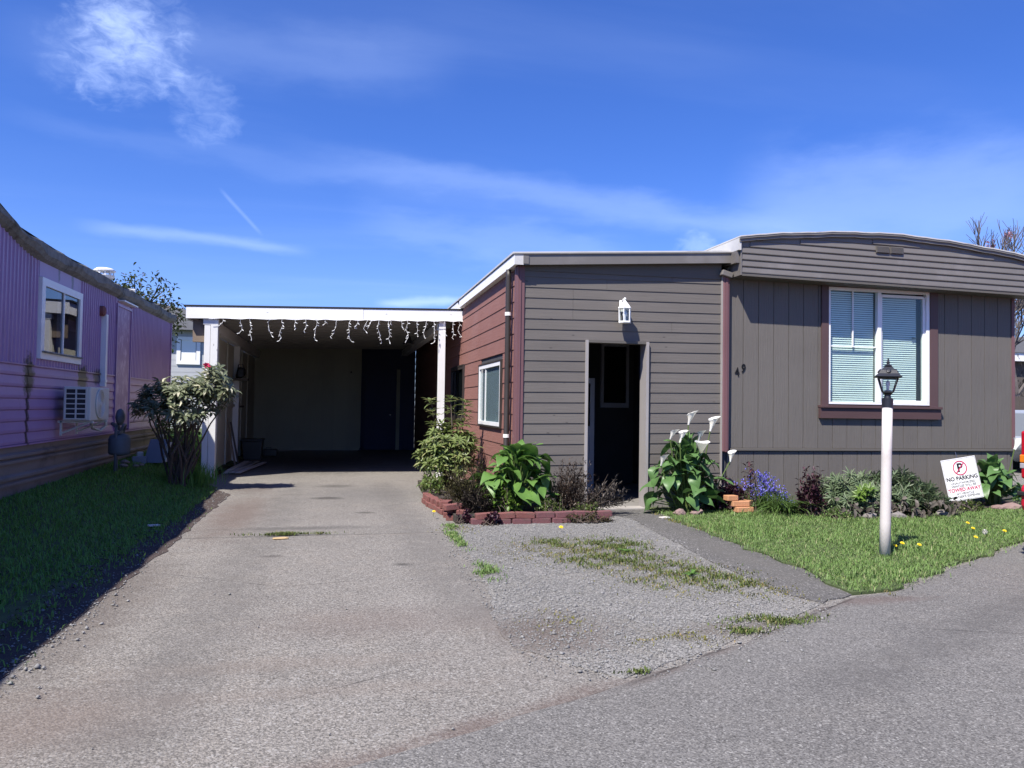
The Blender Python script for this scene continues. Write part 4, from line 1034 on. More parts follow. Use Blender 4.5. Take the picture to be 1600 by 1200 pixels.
# ------------------------------------------------------------------ brown house
HX0, HX1 = 5.06, 9.62
def arch(x): return 3.705-.170*abs((x-7.25)/2.2)**1.7
def house():
    t = thing('brown_mobile_home', 'brown mobile home with curved roof and large window', 'house', (HX0, FY, 0)); O = Vector((HX0, FY, 0))
    def B(mb, name, mat, parent=t, **k):
        o = mb.build(name, mat, parent, **k)
        if parent is t: o.location = -O
        return o
    wx0, wx1, wz0, wz1 = 6.56, 8.18, 1.39, 3.01
    fw = B(MB().box(HX0, wx0, FY+.02, FY+.08, .0, 3.2).box(wx1, HX1, FY+.02, FY+.08, .0, 3.2).box(wx0, wx1, FY+.02, FY+.08, 0, wz0).box(wx0, wx1, FY+.02, FY+.08, wz1, 3.2), 'front_wall', 'grey_plank')
    pw = .2255; x = HX0+.0; i = 0
    while x < HX1-.01:
        a, b = x+.004, min(x+pw-.004, HX1-.002)
        if b > a:
            def pl(a, b, z0, z1): 
                if b-a > .01: MB().box(a, b, FY, FY+.019, z0, z1).build('wall_plank', 'grey_plank', fw)
            if b < wx0 or a > wx1: pl(a, b, .79, 3.14)
            else:
                pl(a, b, .79, 1.30); pl(a, b, 3.02, 3.14)
                if a < wx0-.105: pl(a, wx0-.1, 1.302, 3.018)
                if b > wx1+.125: pl(wx1+.12, b, 1.302, 3.018)
            MB().box(a-.06 if a > HX0+.1 else a, b-.06, FY+.006, FY+.0195, .0, .745).build('skirt_plank', 'grey_plank', fw)
        x += pw
    bb = B(MB().box(HX0+.02, HX1, FY-.022, FY+.005, .752, .785), 'belly_band', 'grey_board_dark', bevel=.004)
    B(MB().box(HX1-.035, HX1+.012, FY-.012, FY+.004, .79, 3.12), 'corner_trim', 'mauve_trim')
    B(MB().box(HX1-.06, HX1, FY+.085, 24, .0, 3.25), 'side_wall', 'grey_plank')
    B(MB().box(HX0+.0, HX0+.05, FY+.085, 24, .0, 3.25), 'party_wall', 'grey_plank')
    B(MB().box(HX0, HX1, 24, 24.06, .0, 3.25), 'rear_wall', 'grey_plank')
    # gable box
    gy0, gy1 = FY-.29, FY-.001
    xs = np.linspace(5.097, 9.86, 40)
    gb = B(MB().prism([(5.102, 3.07)]+[(q, arch(q)-.05) for q in np.linspace(5.102, 9.855, 30)]+[(9.855, 3.01)], 'Y', gy0+.016, gy1), 'gable_box', 'gable_metal')
    z = 3.08; pitch = .086; k = 0
    while z < 3.6:
        # each gable board is cut where the roof curve comes down on it
        zt = z+pitch; sl = -.0135; good = [q for q in xs if arch(q)-.062 > zt+sl*(q-5.097)-.02]
        if len(good) > 2:
            a, b = min(good), max(good); g2 = lambda q: sl*(q-5.097)
            prof = [(0, 0), (-.013, .003), (-.014, .012), (-.004, pitch-.012), (-.012, pitch-.004), (0, pitch)]
            v = [(a, gy0+.015+d, z+h+g2(a)) for d, h in prof]+[(b, gy0+.015+d, z+h+g2(b)) for d, h in prof]; n = 6
            MB().add(v, [tuple(range(n))[::-1], tuple(range(n, 2*n))]+[(i, (i+1) % n, n+(i+1) % n, n+i) for i in range(n)]).build('gable_board', 'gable_metal', gb)
        z = zt; k += 1
    MB().box(5.080, 5.0985, gy0-.004, gy1, 3.045, 3.53).build('gable_end_cap', 'gable_metal', gb, bevel=.003)
    B(MB().box(5.102, 9.86, gy0+.0, gy1, 3.040, 3.067, lambda q: -.0135*(q-5.102)), 'gable_soffit', 'grey_board_dark')
    for (a, b) in ((7.09, 7.295), (7.31, 7.515)):
        v = MB().box(a, b, gy0-.012, gy0+.0, 3.455, 3.55).build('gable_vent', 'grey_board_dark', gb)
        for j in range(6): MB().box(a+.012, b-.012, gy0-.020, gy0-.0125, 3.463+j*.0140, 3.470+j*.0140).build('louver', 'gable_metal', v)
    # roof skin and layered metal edge following the curve
    def ribbon(name, y0, y1, lo, hi, mat, x0=5.05, x1=9.90):
        q = np.linspace(x0, x1, 41); v = []; f = []
        for xx in q:
            w = .004*math.sin(xx*7)+.003*math.sin(xx*17)
            v += [(xx, y0, arch(xx)+lo+w), (xx, y1, arch(xx)+lo+w), (xx, y1, arch(xx)+hi+w), (xx, y0, arch(xx)+hi+w)]
        for i in range(40):
            for j in range(4): a = i*4+j; b = i*4+(j+1) % 4; f.append((a, b, b+4, a+4))
        f += [(0, 1, 2, 3), (160, 161, 162, 163)]
        return B(MB().add(v, f), name, mat)
    ribbon('roof_edge_strip', gy0-.03, gy0+.01, -.055, -.022, 'roof_edge_grey')
    ribbon('roof_edge_strip', gy0-.045, gy0+.01, -.020, .004, 'gable_metal')
    ribbon('roof', gy0-.05, 24.2, .006, .022, 'roof_metal')
    B(MB().box(5.040, 5.078, gy0-.02, 24, 3.37, 3.525), 'side_fascia', 'roof_metal')
    B(MB().box(5.030, 5.078, gy0+.03, 24, 3.21, 3.368), 'side_fascia_lower', 'gable_metal')
    # window, trim, blinds
    wn = MB().box(wx0+.02, wx1-.02, FY+.085, FY+.10, wz0, wz1).build('window', 'window_dark', fw)
    f = MB()
    for q in ((wx0+.002, wx0+.035, wz0+.035, wz1-.045), (wx1-.055, wx1-.002, wz0+.035, wz1-.045), (wx0+.002, wx1-.002, wz1-.045, wz1-.002), (wx0+.002, wx1-.002, wz0+.002, wz0+.035), (7.335, 7.395, wz0+.035, wz1-.045)): f.box(q[0], q[1], FY-.018, FY+.05, q[2], q[3])
    f.build('window_frame', 'white_vinyl', wn, bevel=.004)
    f = MB()
    for q in ((7.397, 7.425, wz0+.04, wz1-.08), (8.085, 8.122, wz0+.04, wz1-.08), (7.425, 8.085, wz1-.105, wz1-.07), (7.425, 8.085, wz0+.036, wz0+.07)): f.box(q[0], q[1], FY+.006, FY+.045, q[2], q[3])
    f.build('sash_frame', 'white_vinyl', wn)
    MB().box(6.955, 6.972, FY+.012, FY+.028, 2.205, wz1-.046).build('muntin', 'white_vinyl', wn)
    MB().box(wx0+.036, 7.334, FY+.0115, FY+.0285, 2.187, 2.204).build('muntin', 'white_vinyl', wn)
    MB().box(wx0+.036, 7.334, FY+.029, FY+.033, wz0+.036, wz1-.046).build('pane', 'glass', wn)
    MB().box(7.426, 8.084, FY+.022, FY+.026, wz0+.071, wz1-.106).build('pane', 'glass', wn)
    for (a, b) in ((wx0+.04, 7.325), (7.43, 8.02)):
        m = MB(); z = wz0+.04; 
        while z < wz1-.08: m.add([(a, FY+.058, z), (b, FY+.058, z), (b, FY+.070, z+.025), (a, FY+.070, z+.025)], [(0, 1, 2, 3)]); z += .030
        m.build('blind', 'blind', wn, kind='stuff', fix=False)
    MB().box(7.93, 7.95, FY+.027, FY+.04, 2.34, 2.36).box(7.96, 8.02, FY+.027, FY+.04, 2.343, 2.357).build('latch', 'black_paint', wn)
    B(MB().box(wx0-.108, wx0-.002, FY-.028, FY+.018, wz0-.045, 3.10), 'window_trim', 'brown_trim')
    B(MB().box(wx1+.002, wx1+.128, FY-.028, FY+.018, wz0-.045, 3.09), 'window_trim', 'brown_trim')
    B(MB().box(wx0-.0, wx1+.0, FY-.028, FY+.0, wz1+.002, 3.08), 'window_trim', 'brown_trim_x')
    sl = B(MB().box(wx0-.145, wx1+.165, FY-.075, FY+.018, wz0-.048, wz0-.012), 'window_sill', 'brown_trim_x', bevel=.004)
    MB().box(wx0-.14, wx1+.16, FY-.05, FY+.018, wz0-.19, wz0-.05).build('sill_apron', 'brown_trim_x', sl)
    # house number
    for ch, xx, zz, rot in (('4', 5.195, 1.795, -8), ('9', 5.285, 1.845, 8)):
        me = text_mesh(ch, .165, .0012, .003); o = finish(me, 'house_number', 'black_paint', t, fix=False)
        o.matrix_local = Matrix.Translation((xx-HX0, -.008, zz)) @ Matrix.Rotation(R(90), 4, 'X') @ Matrix.Rotation(R(-rot), 4, 'Z') @ Matrix.Diagonal((.82, 1, 1, 1))
house()

# ------------------------------------------------------------------ lamp post and sign
def lamp():
    t = thing('lamp_post', 'white post lamp with black lantern standing in the lawn', 'lamp post', (4.775, 6.045, .02)); t.rotation_euler = (0, R(1.3), R(10))
    MB().lathe([(.047, -.05), (.046, .3), (.044, .9), (.043, 1.325)], (0, 0, 0), 20).build('post', 'offwhite_post', t, smooth=True)
    MB().lathe([(.047, 1.32), (.047, 1.40), (.030, 1.405), (.026, 1.425), (.034, 1.44), (.045, 1.445)], (0, 0, 0), 20).build('collar', 'black_metal', t)
    n = 4; r0, r1, z0, z1 = .062, .112, 1.447, 1.585
    MB().lathe([(r0-.02, z0-.002), (r0, z0+.002), (r0+.003, z0+.014), (r0-.03, z0+.02)], (0, 0, 0), n).build('lantern_base', 'black_metal', t)
    for k in range(n):
        a = 2*math.pi*k/n; c, s = math.cos(a), math.sin(a)
        MB().tube([(r0*c, r0*s, z0+.01), (r1*c, r1*s, z1)], .0065, 5).build('corner_bar', 'black_metal', t)
        a2 = a+math.pi/n*2; c2, s2 = math.cos(a2), math.sin(a2); q = .96
        MB().add([(r0*q*c, r0*q*s, z0+.015), (r0*q*c2, r0*q*s2, z0+.015), (r1*q*c2, r1*q*s2, z1), (r1*q*c, r1*q*s, z1)], [(0, 1, 2, 3)]).build('pane', 'glass_clear', t)
        MB().tube([(r1*.99*c, r1*.99*s, z1-.002), (r1*.99*c2, r1*.99*s2, z1-.002)], .006, 5).build('top_rail', 'black_metal', t)
    rf = MB().lathe([(.15, z1+.002), (.155, z1+.008), (.115, z1+.035), (.085, z1+.065), (.05, z1+.092), (.03, z1+.10)], (0, 0, 0), n).build('lantern_roof', 'black_metal', t)
    MB().lathe([(.03, z1+.098), (.034, z1+.108), (.016, z1+.116), (.012, z1+.128), (.018, z1+.136), (.008, z1+.15), (.005, z1+.175)], (0, 0, 0), 10).build('finial', 'black_metal', t)
    for k in range(4):
        a = 2*math.pi*k/4+math.pi/4; MB().lathe([(.022, -.004), (.022, .010), (.012, .014)], (0, 0, 0), 10, 'X').build('rosette', 'black_metal', rf).matrix_local = Matrix.Translation((.066*math.cos(a), .066*math.sin(a), z1+.055)) @ Matrix.Rotation(a, 4, 'Z') @ Matrix.Rotation(R(-38), 4, 'Y')
    MB().lathe([(.012, z0+.02), (.012, z0+.05), (.018, z0+.075), (.016, z0+.10), (.004, z0+.115)], (0, 0, 0), 10).build('bulb', 'sign_white', t, smooth=True)
lamp()

def sign():
    t = thing('parking_sign', 'tilted white no parking sign on a thin stake', 'sign', (8.06, 8.72, .43))
    t.rotation_euler = (R(-6), R(-9.5), R(-10)); w, h = .235, .275
    a = [(-w, -h), (w, -h), (w, h), (-w, h)]
    bm = MB().prism(a, 'Y', .0, .006); bm.build('plate', 'sign_white', t, bevel=.002)
    rim = MB(); e = .008; k = .004
    for q in ((-w+e, w-e, h-e-k, h-e), (-w+e, w-e, -h+e, -h+e+k), (-w+e, -w+e+k, -h+e+k, h-e-k), (w-e-k, w-e, -h+e+k, h-e-k)): rim.box(q[0], q[1], -.0012, -.0002, q[2], q[3])
    rim.build('border_line', 'sign_grey', t)
    cz = .145; ring = MB(); n = 40; v = []
    for r in (.096, .082):
        for i in range(n): v.append((r*math.cos(2*math.pi*i/n), -.003, cz+r*math.sin(2*math.pi*i/n)))
    ring.add(v, [(i, (i+1) % n, n+(i+1) % n, n+i) for i in range(n)])
    d = Vector((1, 0, 1)).normalized()*.083; s = Vector((1, 0, -1)).normalized()*.0065
    c = Vector((0, -.0036, cz)); ring.add([c-d-s, c+d-s, c+d+s, c-d+s], [(0, 1, 2, 3)])
    ring.build('prohibition_ring', 'sign_red', t, fix=False)
    def tx(s_, size, z, mat, bold=.0, sx=1.0, y=-.002):
        o = finish(text_mesh(s_, size, bold), 'lettering', mat, t, fix=False)
        o.matrix_local = Matrix.Translation((0, y, z)) @ Matrix.Rotation(R(90), 4, 'X') @ Matrix.Diagonal((sx, 1, 1, 1))
    tx('P', .155, cz, 'sign_black', .005, 1.0, -.0018)
    tx('NO PARKING', .072, .012, 'sign_black', .0022, .98)
    tx('UNAUTHORIZED', .040, -.048, 'sign_grey', .0006, 1.08); tx('VEHICLES WILL BE', .040, -.087, 'sign_grey', .0006, 1.05)
    tx('TOWED AWAY', .064, -.137, 'sign_red', .0018, .98)
    tx('AT VEHICLE', .040, -.187, 'sign_grey', .0006, 1.1); tx("OWNER'S EXPENSE", .040, -.226, 'sign_grey', .0006, 1.1)
    MB().box(-.012, .012, .008, .022, -.46, .0).build('stake', 'white_wood', t)
    MB().tube([(-.0, .01, .27), (-.002, .02, .36)], .004, 5).build('wire', 'chrome', t)
sign()

# ------------------------------------------------------------------ planting
def bed():
    soil = [(1.30, 8.50), (2.98, 8.46), (3.05, 9.42), (2.19, 9.42), (2.19, 12.6), (1.30, 12.6), (1.24, 11.2), (1.27, 10), (1.30, 9.2)]
    me = MB().prism(soil, 'Z', -.02, .085).build('planting_bed', 'soil'); struct(me)
    struct(sheet('soil_border', ragged([(5.0, 9.40), (9.6, 9.40), (9.6, 8.9), (8.2, 8.75), (7.5, 8.25), (6.4, 8.1), (5.75, 8.45), (5.1, 8.8)], .1, .03, 12), .042, 'soil'))
    # brick edging, two courses
    t = thing('brick_edging', 'low edging of worn red bricks around the planting bed', 'brick edging', (1.3, 8.5, 0))
    rr = random.Random(11)
    bm = bmesh.new(); bmesh.ops.create_cube(bm, size=1); bmesh.ops.bevel(bm, geom=bm.edges[:], offset=.06, segments=1, affect='EDGES')
    me = bpy.data.meshes.new('brick'); bm.to_mesh(me); bm.free(); me.materials.append(MATS['red_brick'])
    me2 = me.copy(); me2.materials.clear(); me2.materials.append(MATS['mauve_brick'])
    def brick(x, y, z, rz, m, L=.215, w=.10, h=.062):
        o = inst(m, 'brick', t); o.matrix_local = Matrix.Translation((x-1.3, y-8.5, z)) @ Matrix.Rotation(rz, 4, 'Z') @ Matrix.Rotation(R(rr.uniform(-4, 4)), 4, 'Y') @ Matrix.Diagonal((L, w, h, 1))
    x = 1.45
    for i in range(7): brick(x+.112, 8.42+rr.uniform(-.01, .01), .030, R(rr.uniform(-2, 2)), me2); x += .228
    x = 1.50
    for i in range(7):
        if i == 1: pass
        brick(x+.112, 8.43+rr.uniform(-.012, .012), .094, R(rr.uniform(-3, 3)), me if i < 3 else me2); x += .226
    side = [(1.40, 8.66, 62), (1.30, 8.82, 70), (1.29, 9.06, 86), (1.27, 9.3, 92), (1.25, 9.54, 95), (1.22, 9.78, 96), (1.19, 10.03, 94), (1.18, 10.3, 92)]
    for (bx, by, a) in side:
        brick(bx, by, .032, R(a+rr.uniform(-5, 5)), me); brick(bx+.012, by+.06, .098, R(a+rr.uniform(-8, 8)), me)
    brick(1.30, 8.75, .155, R(20), me); brick(1.27, 9.05, .158, R(70), me)
    # orange bricks by the lilies
    for i, (x, y, z, a, lab) in enumerate(((4.93, 8.78, .068, 3, 'orange brick lying lowest by the white lilies'), (4.90, 8.83, .135, -2, 'orange brick resting on the lowest orange brick'), (4.80, 8.86, .202, 4, 'orange brick topmost of its little stack'), (5.03, 8.88, .135, 40, 'orange brick turned askew beside the stacked ones'))):
        o = bpy.data.objects.new('orange_brick', me.copy()); o.data.materials.clear(); o.data.materials.append(MATS['orange_brick']); COL.objects.link(o)
        o.matrix_world = Matrix.Translation((x, y, z)) @ Matrix.Rotation(R(a), 4, 'Z') @ Matrix.Diagonal((.23 if i < 2 else .15, .11, .062, 1)); tag(o, lab, 'brick')
    # stones edging the border at the right
    for i, (x, y, s) in enumerate(((8.25, 8.78, .12), (8.62, 8.72, .10), (8.85, 8.72, .15), (9.15, 8.74, .12), (9.4, 8.8, .13))):
        o = finish(rock_mesh((s*1.3, s*.7, s*.5), 60+i), 'border_stone', 'stone_pink'); o.location = (x, y, .04)
        tag(o, 'pinkish rough stone edging the bed under the right lilies', 'stone', 'stones edging the right bed')
    for i, (x, y, s) in enumerate(((5.95, 8.3, .09), (6.25, 8.16, .08), (6.6, 8.12, .09), (7.35, 8.25, .08), (4.05, 8.72, .075), (4.28, 8.72, .07))):
        o = finish(rock_mesh((s*1.3, s*.8, s*.75), 70+i), 'edging_stone', 'stone' if i < 4 else 'stone_pink'); o.location = (x, y, .045)
        tag(o, 'grey stone half hidden beneath the grey green shrub' if i < 4 else 'low brownish stone at the foot of the white lilies', 'stone', 'stones under the grey green shrub' if i < 4 else 'stones under the white lilies')
bed()

def calla_mesh(seed):
    """one broad arrow-shaped lily leaf, waved at the rim"""
    rr = random.Random(seed); rows = 9; v = []; f = []; L = 1.0
    wp = [.16, .50, .62, .60, .52, .41, .28, .14, .0]; bend = rr.uniform(.25, .6); ph = rr.uniform(0, 6)
    for i in range(rows):
        u = i/(rows-1); x = -.14+u*1.14; zc = .22*math.sin(u*1.9)-bend*u*u*.75
        for j, s in enumerate((-1, -.55, 0, .55, 1)):
            w = wp[i]*.64; back = .10*abs(s)*(1-u)**3*-1.2 if i < 2 else 0
            rim = .05*math.sin(u*9+ph+s)*abs(s)*(1-u*.4)
            v.append((x+back, s*w, zc+.16*abs(s)*w*1.6+rim-.10*(abs(s) > .9)*w))
    for i in range(rows-1):
        for j in range(4): a = i*5+j; f.append((a, a+1, a+6, a+5))
    me = bpy.data.meshes.new('leaf'); me.from_pydata(v, [], f); me.polygons.foreach_set('use_smooth', [True]*len(f)); me.update(); return me
def spathe_mesh():
    v = []; f = []; n = 16; rows = 7
    for i in range(rows):
        u = i/(rows-1)
        for k in range(n):
            a = 2*math.pi*k/n; r = .012+.058*u**1.6*(1.0+.35*math.cos(a)); z = .19*u+.055*u*u*math.cos(a)-(.10*max(0, u-.8)*(1 if math.cos(a) > -.3 else .4))
            v.append((r*math.cos(a), r*math.sin(a), z))
    for i in range(rows-1):
        for k in range(n): f.append((i*n+k, i*n+(k+1) % n, (i+1)*n+(k+1) % n, (i+1)*n+k))
    me = bpy.data.meshes.new('spathe'); me.from_pydata(v, [], f); me.polygons.foreach_set('use_smooth', [True]*len(f)); me.update(); return me
CALLA = {}
def calla(name, label, base, n, spread, hgt, size, mat, seed, flowers=(), squash=1.0):
    rr = random.Random(seed); t = thing(name, label, 'lily', base)
    key = mat
    if key not in CALLA:
        CALLA[key] = [calla_mesh(s) for s in range(6)]; [m.materials.append(MATS[mat]) for m in CALLA[key]]
    st = MB()
    for i in range(n):
        a = i*2.399+rr.uniform(-.4, .4); u = (i+.5)/n; rad = spread*(u**.6)*rr.uniform(.6, 1.1); top = hgt*(1-.55*u*u)
        h = top*rr.uniform(.55, 1.08) if u < .75 else hgt*rr.uniform(.14, .55)
        bx, by = .25*rad*math.cos(a), .25*rad*math.sin(a)*squash; tp = Vector((rad*math.cos(a), rad*math.sin(a)*squash, h))
        st.tube([(bx, by, 0), (bx*1.3, by*1.3, h*.55), tuple(tp)], [.011, .009, .006], 5)
        s = size*rr.uniform(.7, 1.2); pitch = R(rr.uniform(30, 75) if u < .3 else rr.uniform(-65, 20))
        m = Matrix.Translation(tp) @ Matrix.Rotation(a+rr.uniform(-1.0, 1.0), 4, 'Z') @ Matrix.Rotation(-pitch, 4, 'Y') @ Matrix.Rotation(rr.uniform(-.5, .5), 4, 'X') @ Matrix.Diagonal((s, s*rr.uniform(.85, 1.15), s*1.2, 1))
        inst(rr.choice(CALLA[key]), 'leaf', t, m)
    st.build('stalks', 'stem_green', t, kind='stuff')
    for (fx, fy, fz, tilt, az, sc) in flowers:
        f = MB().tube([(fx*.35, fy*.3, .05), (fx*.7, fy*.7, fz*.5), (fx, fy, fz)], [.009, .008, .008], 6).build('flower_stem', 'stem_green', t)
        if 'sp' not in CALLA:
            CALLA['sp'] = spathe_mesh(); CALLA['sp'].materials.append(MATS['petal_white'])
        M = Matrix.Translation((fx, fy, fz-.01)) @ Matrix.Rotation(R(az), 4, 'Z') @ Matrix.Rotation(R(tilt), 4, 'Y') @ Matrix.Diagonal((sc, sc, sc, 1))
        inst(CALLA['sp'], 'spathe', f, M)
        MB().tube([(0, 0, .03), (0, 0, .13)], [.008, .006], 6).build('spadix', 'petal_yellow', f).matrix_local = M
calla('calla_lily', 'broad glossy leaved lily clump without flowers at the house corner', (2.10, 8.98, .085), 92, .43, .66, .215, 'leaf_calla', 3, squash=.6)
calla('calla_lily', 'tall lily clump with several white flowers beside the doorway', (4.27, 9.02, .03), 100, .48, .78, .215, 'leaf_calla_dark', 5,
      flowers=((-.02, -.1, 1.08, 12, -20, .9), (.30, -.05, 1.00, 15, 10, 1.0), (-.26, -.1, .90, 20, -30, .7), (-.14, -.12, .86, 18, 20, .85), (.17, 0, .88, 15, -60, .7), (.10, -.2, .72, 40, 250, 1.3), (.55, -.1, .62, 12, 30, .75), (-.40, -.15, .58, 14, -40, .75)), squash=.55)
calla('calla_lily', 'lily clump with one white flower beside the parking sign', (8.86, 9.05, .05), 60, .40, .52, .21, 'leaf_calla_dark', 9, flowers=((.24, -.12, .76, 48, 20, 1.35),), squash=.6)

def tips_dome(c, r, n, seed, lo=.0):
    """points in a dome-shaped volume, denser toward the skin"""
    g = np.random.default_rng(seed); d = unit(g.normal(0, 1, (n*3, 3))); d = d[d[:, 2] > lo][:n]
    return np.array(c)+d*np.array(r)*g.uniform(.55, 1.0, (len(d), 1))
def whorls(tips, base, nl, L, W, seed, lift=(.0, .9), levels=1, gap=.07):
    """rosettes of leaves round each shoot tip"""
    g = np.random.default_rng(seed); P = []; D = []; U = []; LL = []; WW = []
    for tp in tips:
        ax = unit((tp-np.array(base))*np.array([1, 1, .6])+np.array([0, 0, .35])*np.linalg.norm(tp-base)); s = unit(np.cross(ax, [.3, .5, .2])); q = np.cross(ax, s)
        for lv in range(levels):
            c = tp-ax*gap*lv
            for k in range(nl):
                a = 2*np.pi*k/nl+g.uniform(-.25, .25)+lv*.4; rad = s*np.cos(a)+q*np.sin(a); lf = g.uniform(*lift)-.25*lv
                P.append(c+rad*.008); D.append(rad+ax*lf); U.append(ax+rad*.1); LL.append(L*g.uniform(.65, 1.15)); WW.append(W*g.uniform(.8, 1.15))
    return np.array(P), np.array(D), np.array(U), np.array(LL), np.array(WW)
def stems(base, tips, r0, r1, seed, name='stem', mat='bark', parent=None, spread=.08, mids=2):
    rr = random.Random(seed); m = MB()
    for tp in tips:
        b = Vector(base)+Vector((rr.uniform(-1, 1)*spread, rr.uniform(-1, 1)*spread, 0)); tp = Vector(tp); pts = [b]
        for j in range(1, mids+1):
            u = j/(mids+1); pts.append(b.lerp(tp, u)+Vector((rr.gauss(0, 1), rr.gauss(0, 1), .6))*.05*(tp-b).length)
        pts.append(tp); m.tube(pts, [r0+(r1-r0)*j/(len(pts)-1) for j in range(len(pts))], 5)
    return m.build(name, mat, parent, kind='stuff')
def planted(name, label, cat, base): return thing(name, label, cat, base)
def loc(a, base): return np.asarray(a)-np.asarray(base)

def rhodo_left():
    b = np.array((-2.24, 12.25, .05)); t = planted('rhododendron', 'grey green rhododendron with pale tips beside the white carport post', 'shrub', tuple(b))
    tips = np.concatenate([tips_dome((-2.52, 12.15, 1.27), (.38, .38, .36), 42, 1, -.5), tips_dome((-2.08, 12.05, 1.28), (.40, .38, .40), 52, 2, -.6), tips_dome((-1.74, 11.95, 1.46), (.30, .30, .34), 36, 3, -.6)])-b
    P, D, U, L, W = whorls(tips, np.array((0, 0, .5)), 8, .145, .046, 5, (-.1, .9), 2, .05)
    foliage('foliage', P, D, U, L, W, 'leaf_rhodo', t, droop=.5)
    stems((0, 0, 0), tips[::5], .022, .005, 3, parent=t, spread=.12)
    P, D, U, L, W = whorls(np.array([(-1.83, 11.78, 1.80)])-b, np.array((0, 0, 1.)), 9, .07, .06, 8, (.2, 1.2)); foliage('blossom', P, D, U, L, W, 'petal_red', t)
    b2 = np.array((-2.55, 13.9, .2)); t2 = planted('laurel_shrub', 'bright green leafy shrub behind the grey green rhododendron', 'shrub', tuple(b2))
    g = np.random.default_rng(4); tips = np.concatenate([tips_dome((-2.65, 14.1, .72), (.38, .38, .55), 500, 11, -.9), tips_dome((-2.85, 15.2, .9), (.35, .6, .85), 450, 12, -.9)])-b2
    n = len(tips); d = unit(g.normal(0, 1, (n, 3))+[0, -.3, .4]); foliage('foliage', tips, d, np.tile([0, 0, 1.], (n, 1)), g.uniform(.05, .10, n), g.uniform(.03, .05, n), 'leaf_shrub', t2)
    stems((0, 0, -.05), tips[::40], .015, .004, 6, parent=t2, spread=.2)
    b3 = np.array((-2.2, 12.6, .08)); t3 = planted('grass_clump', 'tall dark grass clump at the foot of the rhododendron', 'grass clump', tuple(b3)); g = np.random.default_rng(5)
    q = np.column_stack([g.normal(0, .2, (900, 2)), np.zeros(900)]); q[:, 2] -= .03; o = blades(q, g.uniform(.15, .42, 900), g.uniform(.2, .9, 900), g.uniform(.007, .012, 900), 'leaf_grass_shade', 'blades', t3)
rhodo_left()

def rhodo_right():
    b = np.array((1.66, 11.5, .07)); t = planted('rhododendron', 'fresh green rhododendron with upright shoots beside the red wall', 'shrub', tuple(b))
    up = np.array([(1.36, 11.6, 1.36), (1.40, 11.6, 1.20), (1.40, 11.6, 1.02), (1.665, 11.6, 1.40), (1.67, 11.6, 1.24), (1.68, 11.6, 1.05), (1.88, 11.5, 1.34), (1.88, 11.5, 1.20), (1.86, 11.5, 1.06), (1.52, 11.5, 1.02), (1.78, 11.4, .98)])
    tips = np.concatenate([up, tips_dome((1.62, 11.45, .58), (.42, .42, .42), 120, 21, -.5)])-b
    P, D, U, L, W = whorls(tips, np.array((0, 0, .0)), 9, .14, .036, 22, (.0, .9), 2, .05)
    foliage('foliage', P, D, U, L, W, 'leaf_rhodo_fresh', t, droop=.35)
    stems((0, 0, 0), np.concatenate([tips[:11], tips[11::4]]), .014, .005, 4, parent=t, spread=.1)
    b2 = np.array((1.30, 10.6, .02)); t2 = planted('leafy_weed', 'low green leafy weed at the end of the brick edging', 'plant', tuple(b2)); g = np.random.default_rng(8)
    tips = np.concatenate([tips_dome((1.28, 10.6, .12), (.16, .3, .25), 220, 31), tips_dome((1.38, 11.2, .15), (.2, .3, .4), 200, 33)])-b2; n = len(tips)
    foliage('foliage', tips, unit(g.normal(0, 1, (n, 3))+[0, -.2, .5]), np.tile([0, 0, 1.], (n, 1)), g.uniform(.05, .1, n), g.uniform(.02, .035, n), 'leaf_shrub', t2)
rhodo_right()

def wisp(name, label, base, c, r, n, L, W, mat, seed, up=.9, nstem=40, stemmat='bark', cat='shrub', per=26, lean=(0, 0)):
    """fine-leaved shrub: many upright twigs, each set with small leaves"""
    g = np.random.default_rng(seed); t = planted(name, label, cat, base); b = np.array(base, float)
    tips = tips_dome(c, r, n, seed, .05)-b; P = []; D = []
    for tp in tips:
        s = np.array([tp[0]*.35+g.normal(0, .05), tp[1]*.35+g.normal(0, .05), 0]); u = g.uniform(.25, 1, per)[:, None]
        ctr = s+(tp-s)*u+np.array([*lean, 0])*u**2; P.append(ctr+g.normal(0, .008, ctr.shape)); ax = unit(tp-s); D.append(unit(g.normal(0, 1, (per, 3)))*.8+ax*up)
    P = np.concatenate(P); D = np.concatenate(D); k = len(P)
    foliage('foliage', P, D, np.tile([.1, .2, 1.], (k, 1)), g.uniform(.6, 1.2, k)*L, g.uniform(.7, 1.2, k)*W, mat, t)
    stems((0, 0, -.01), tips[:nstem], .006, .002, seed, 'twigs', stemmat, t, spread=.12)
    return t
wisp('heather', 'olive brown heather bush behind the brick corner', (1.62, 9.25, .08), (1.60, 9.25, .12), (.48, .40, .66), 170, .045, .010, 'leaf_heather', 41)
wisp('heather', 'low blackish heather spilling over the brick corner', (1.60, 8.82, .08), (1.62, 8.82, .08), (.38, .26, .34), 130, .04, .014, 'leaf_heather_dark', 42)
wisp('dry_shrub', 'dry brown feathery shrub beside the open doorway', (2.74, 9.05, .08), (2.74, 9.02, .10), (.36, .30, .62), 130, .05, .012, 'leaf_dry', 43, lean=(.08, -.02))
wisp('dry_shrub', 'pale dead sprays arching across the door threshold', (2.98, 8.92, .08), (3.12, 8.9, .10), (.30, .2, .42), 34, .055, .013, 'leaf_dead', 44, lean=(.12, -.03), per=30)
wisp('leafy_weed', 'bright green seedling patch in front of the lily leaves', (1.92, 8.75, .08), (1.88, 8.8, .10), (.22, .16, .36), 70, .075, .04, 'leaf_bright', 45, cat='plant', per=7, up=.5)
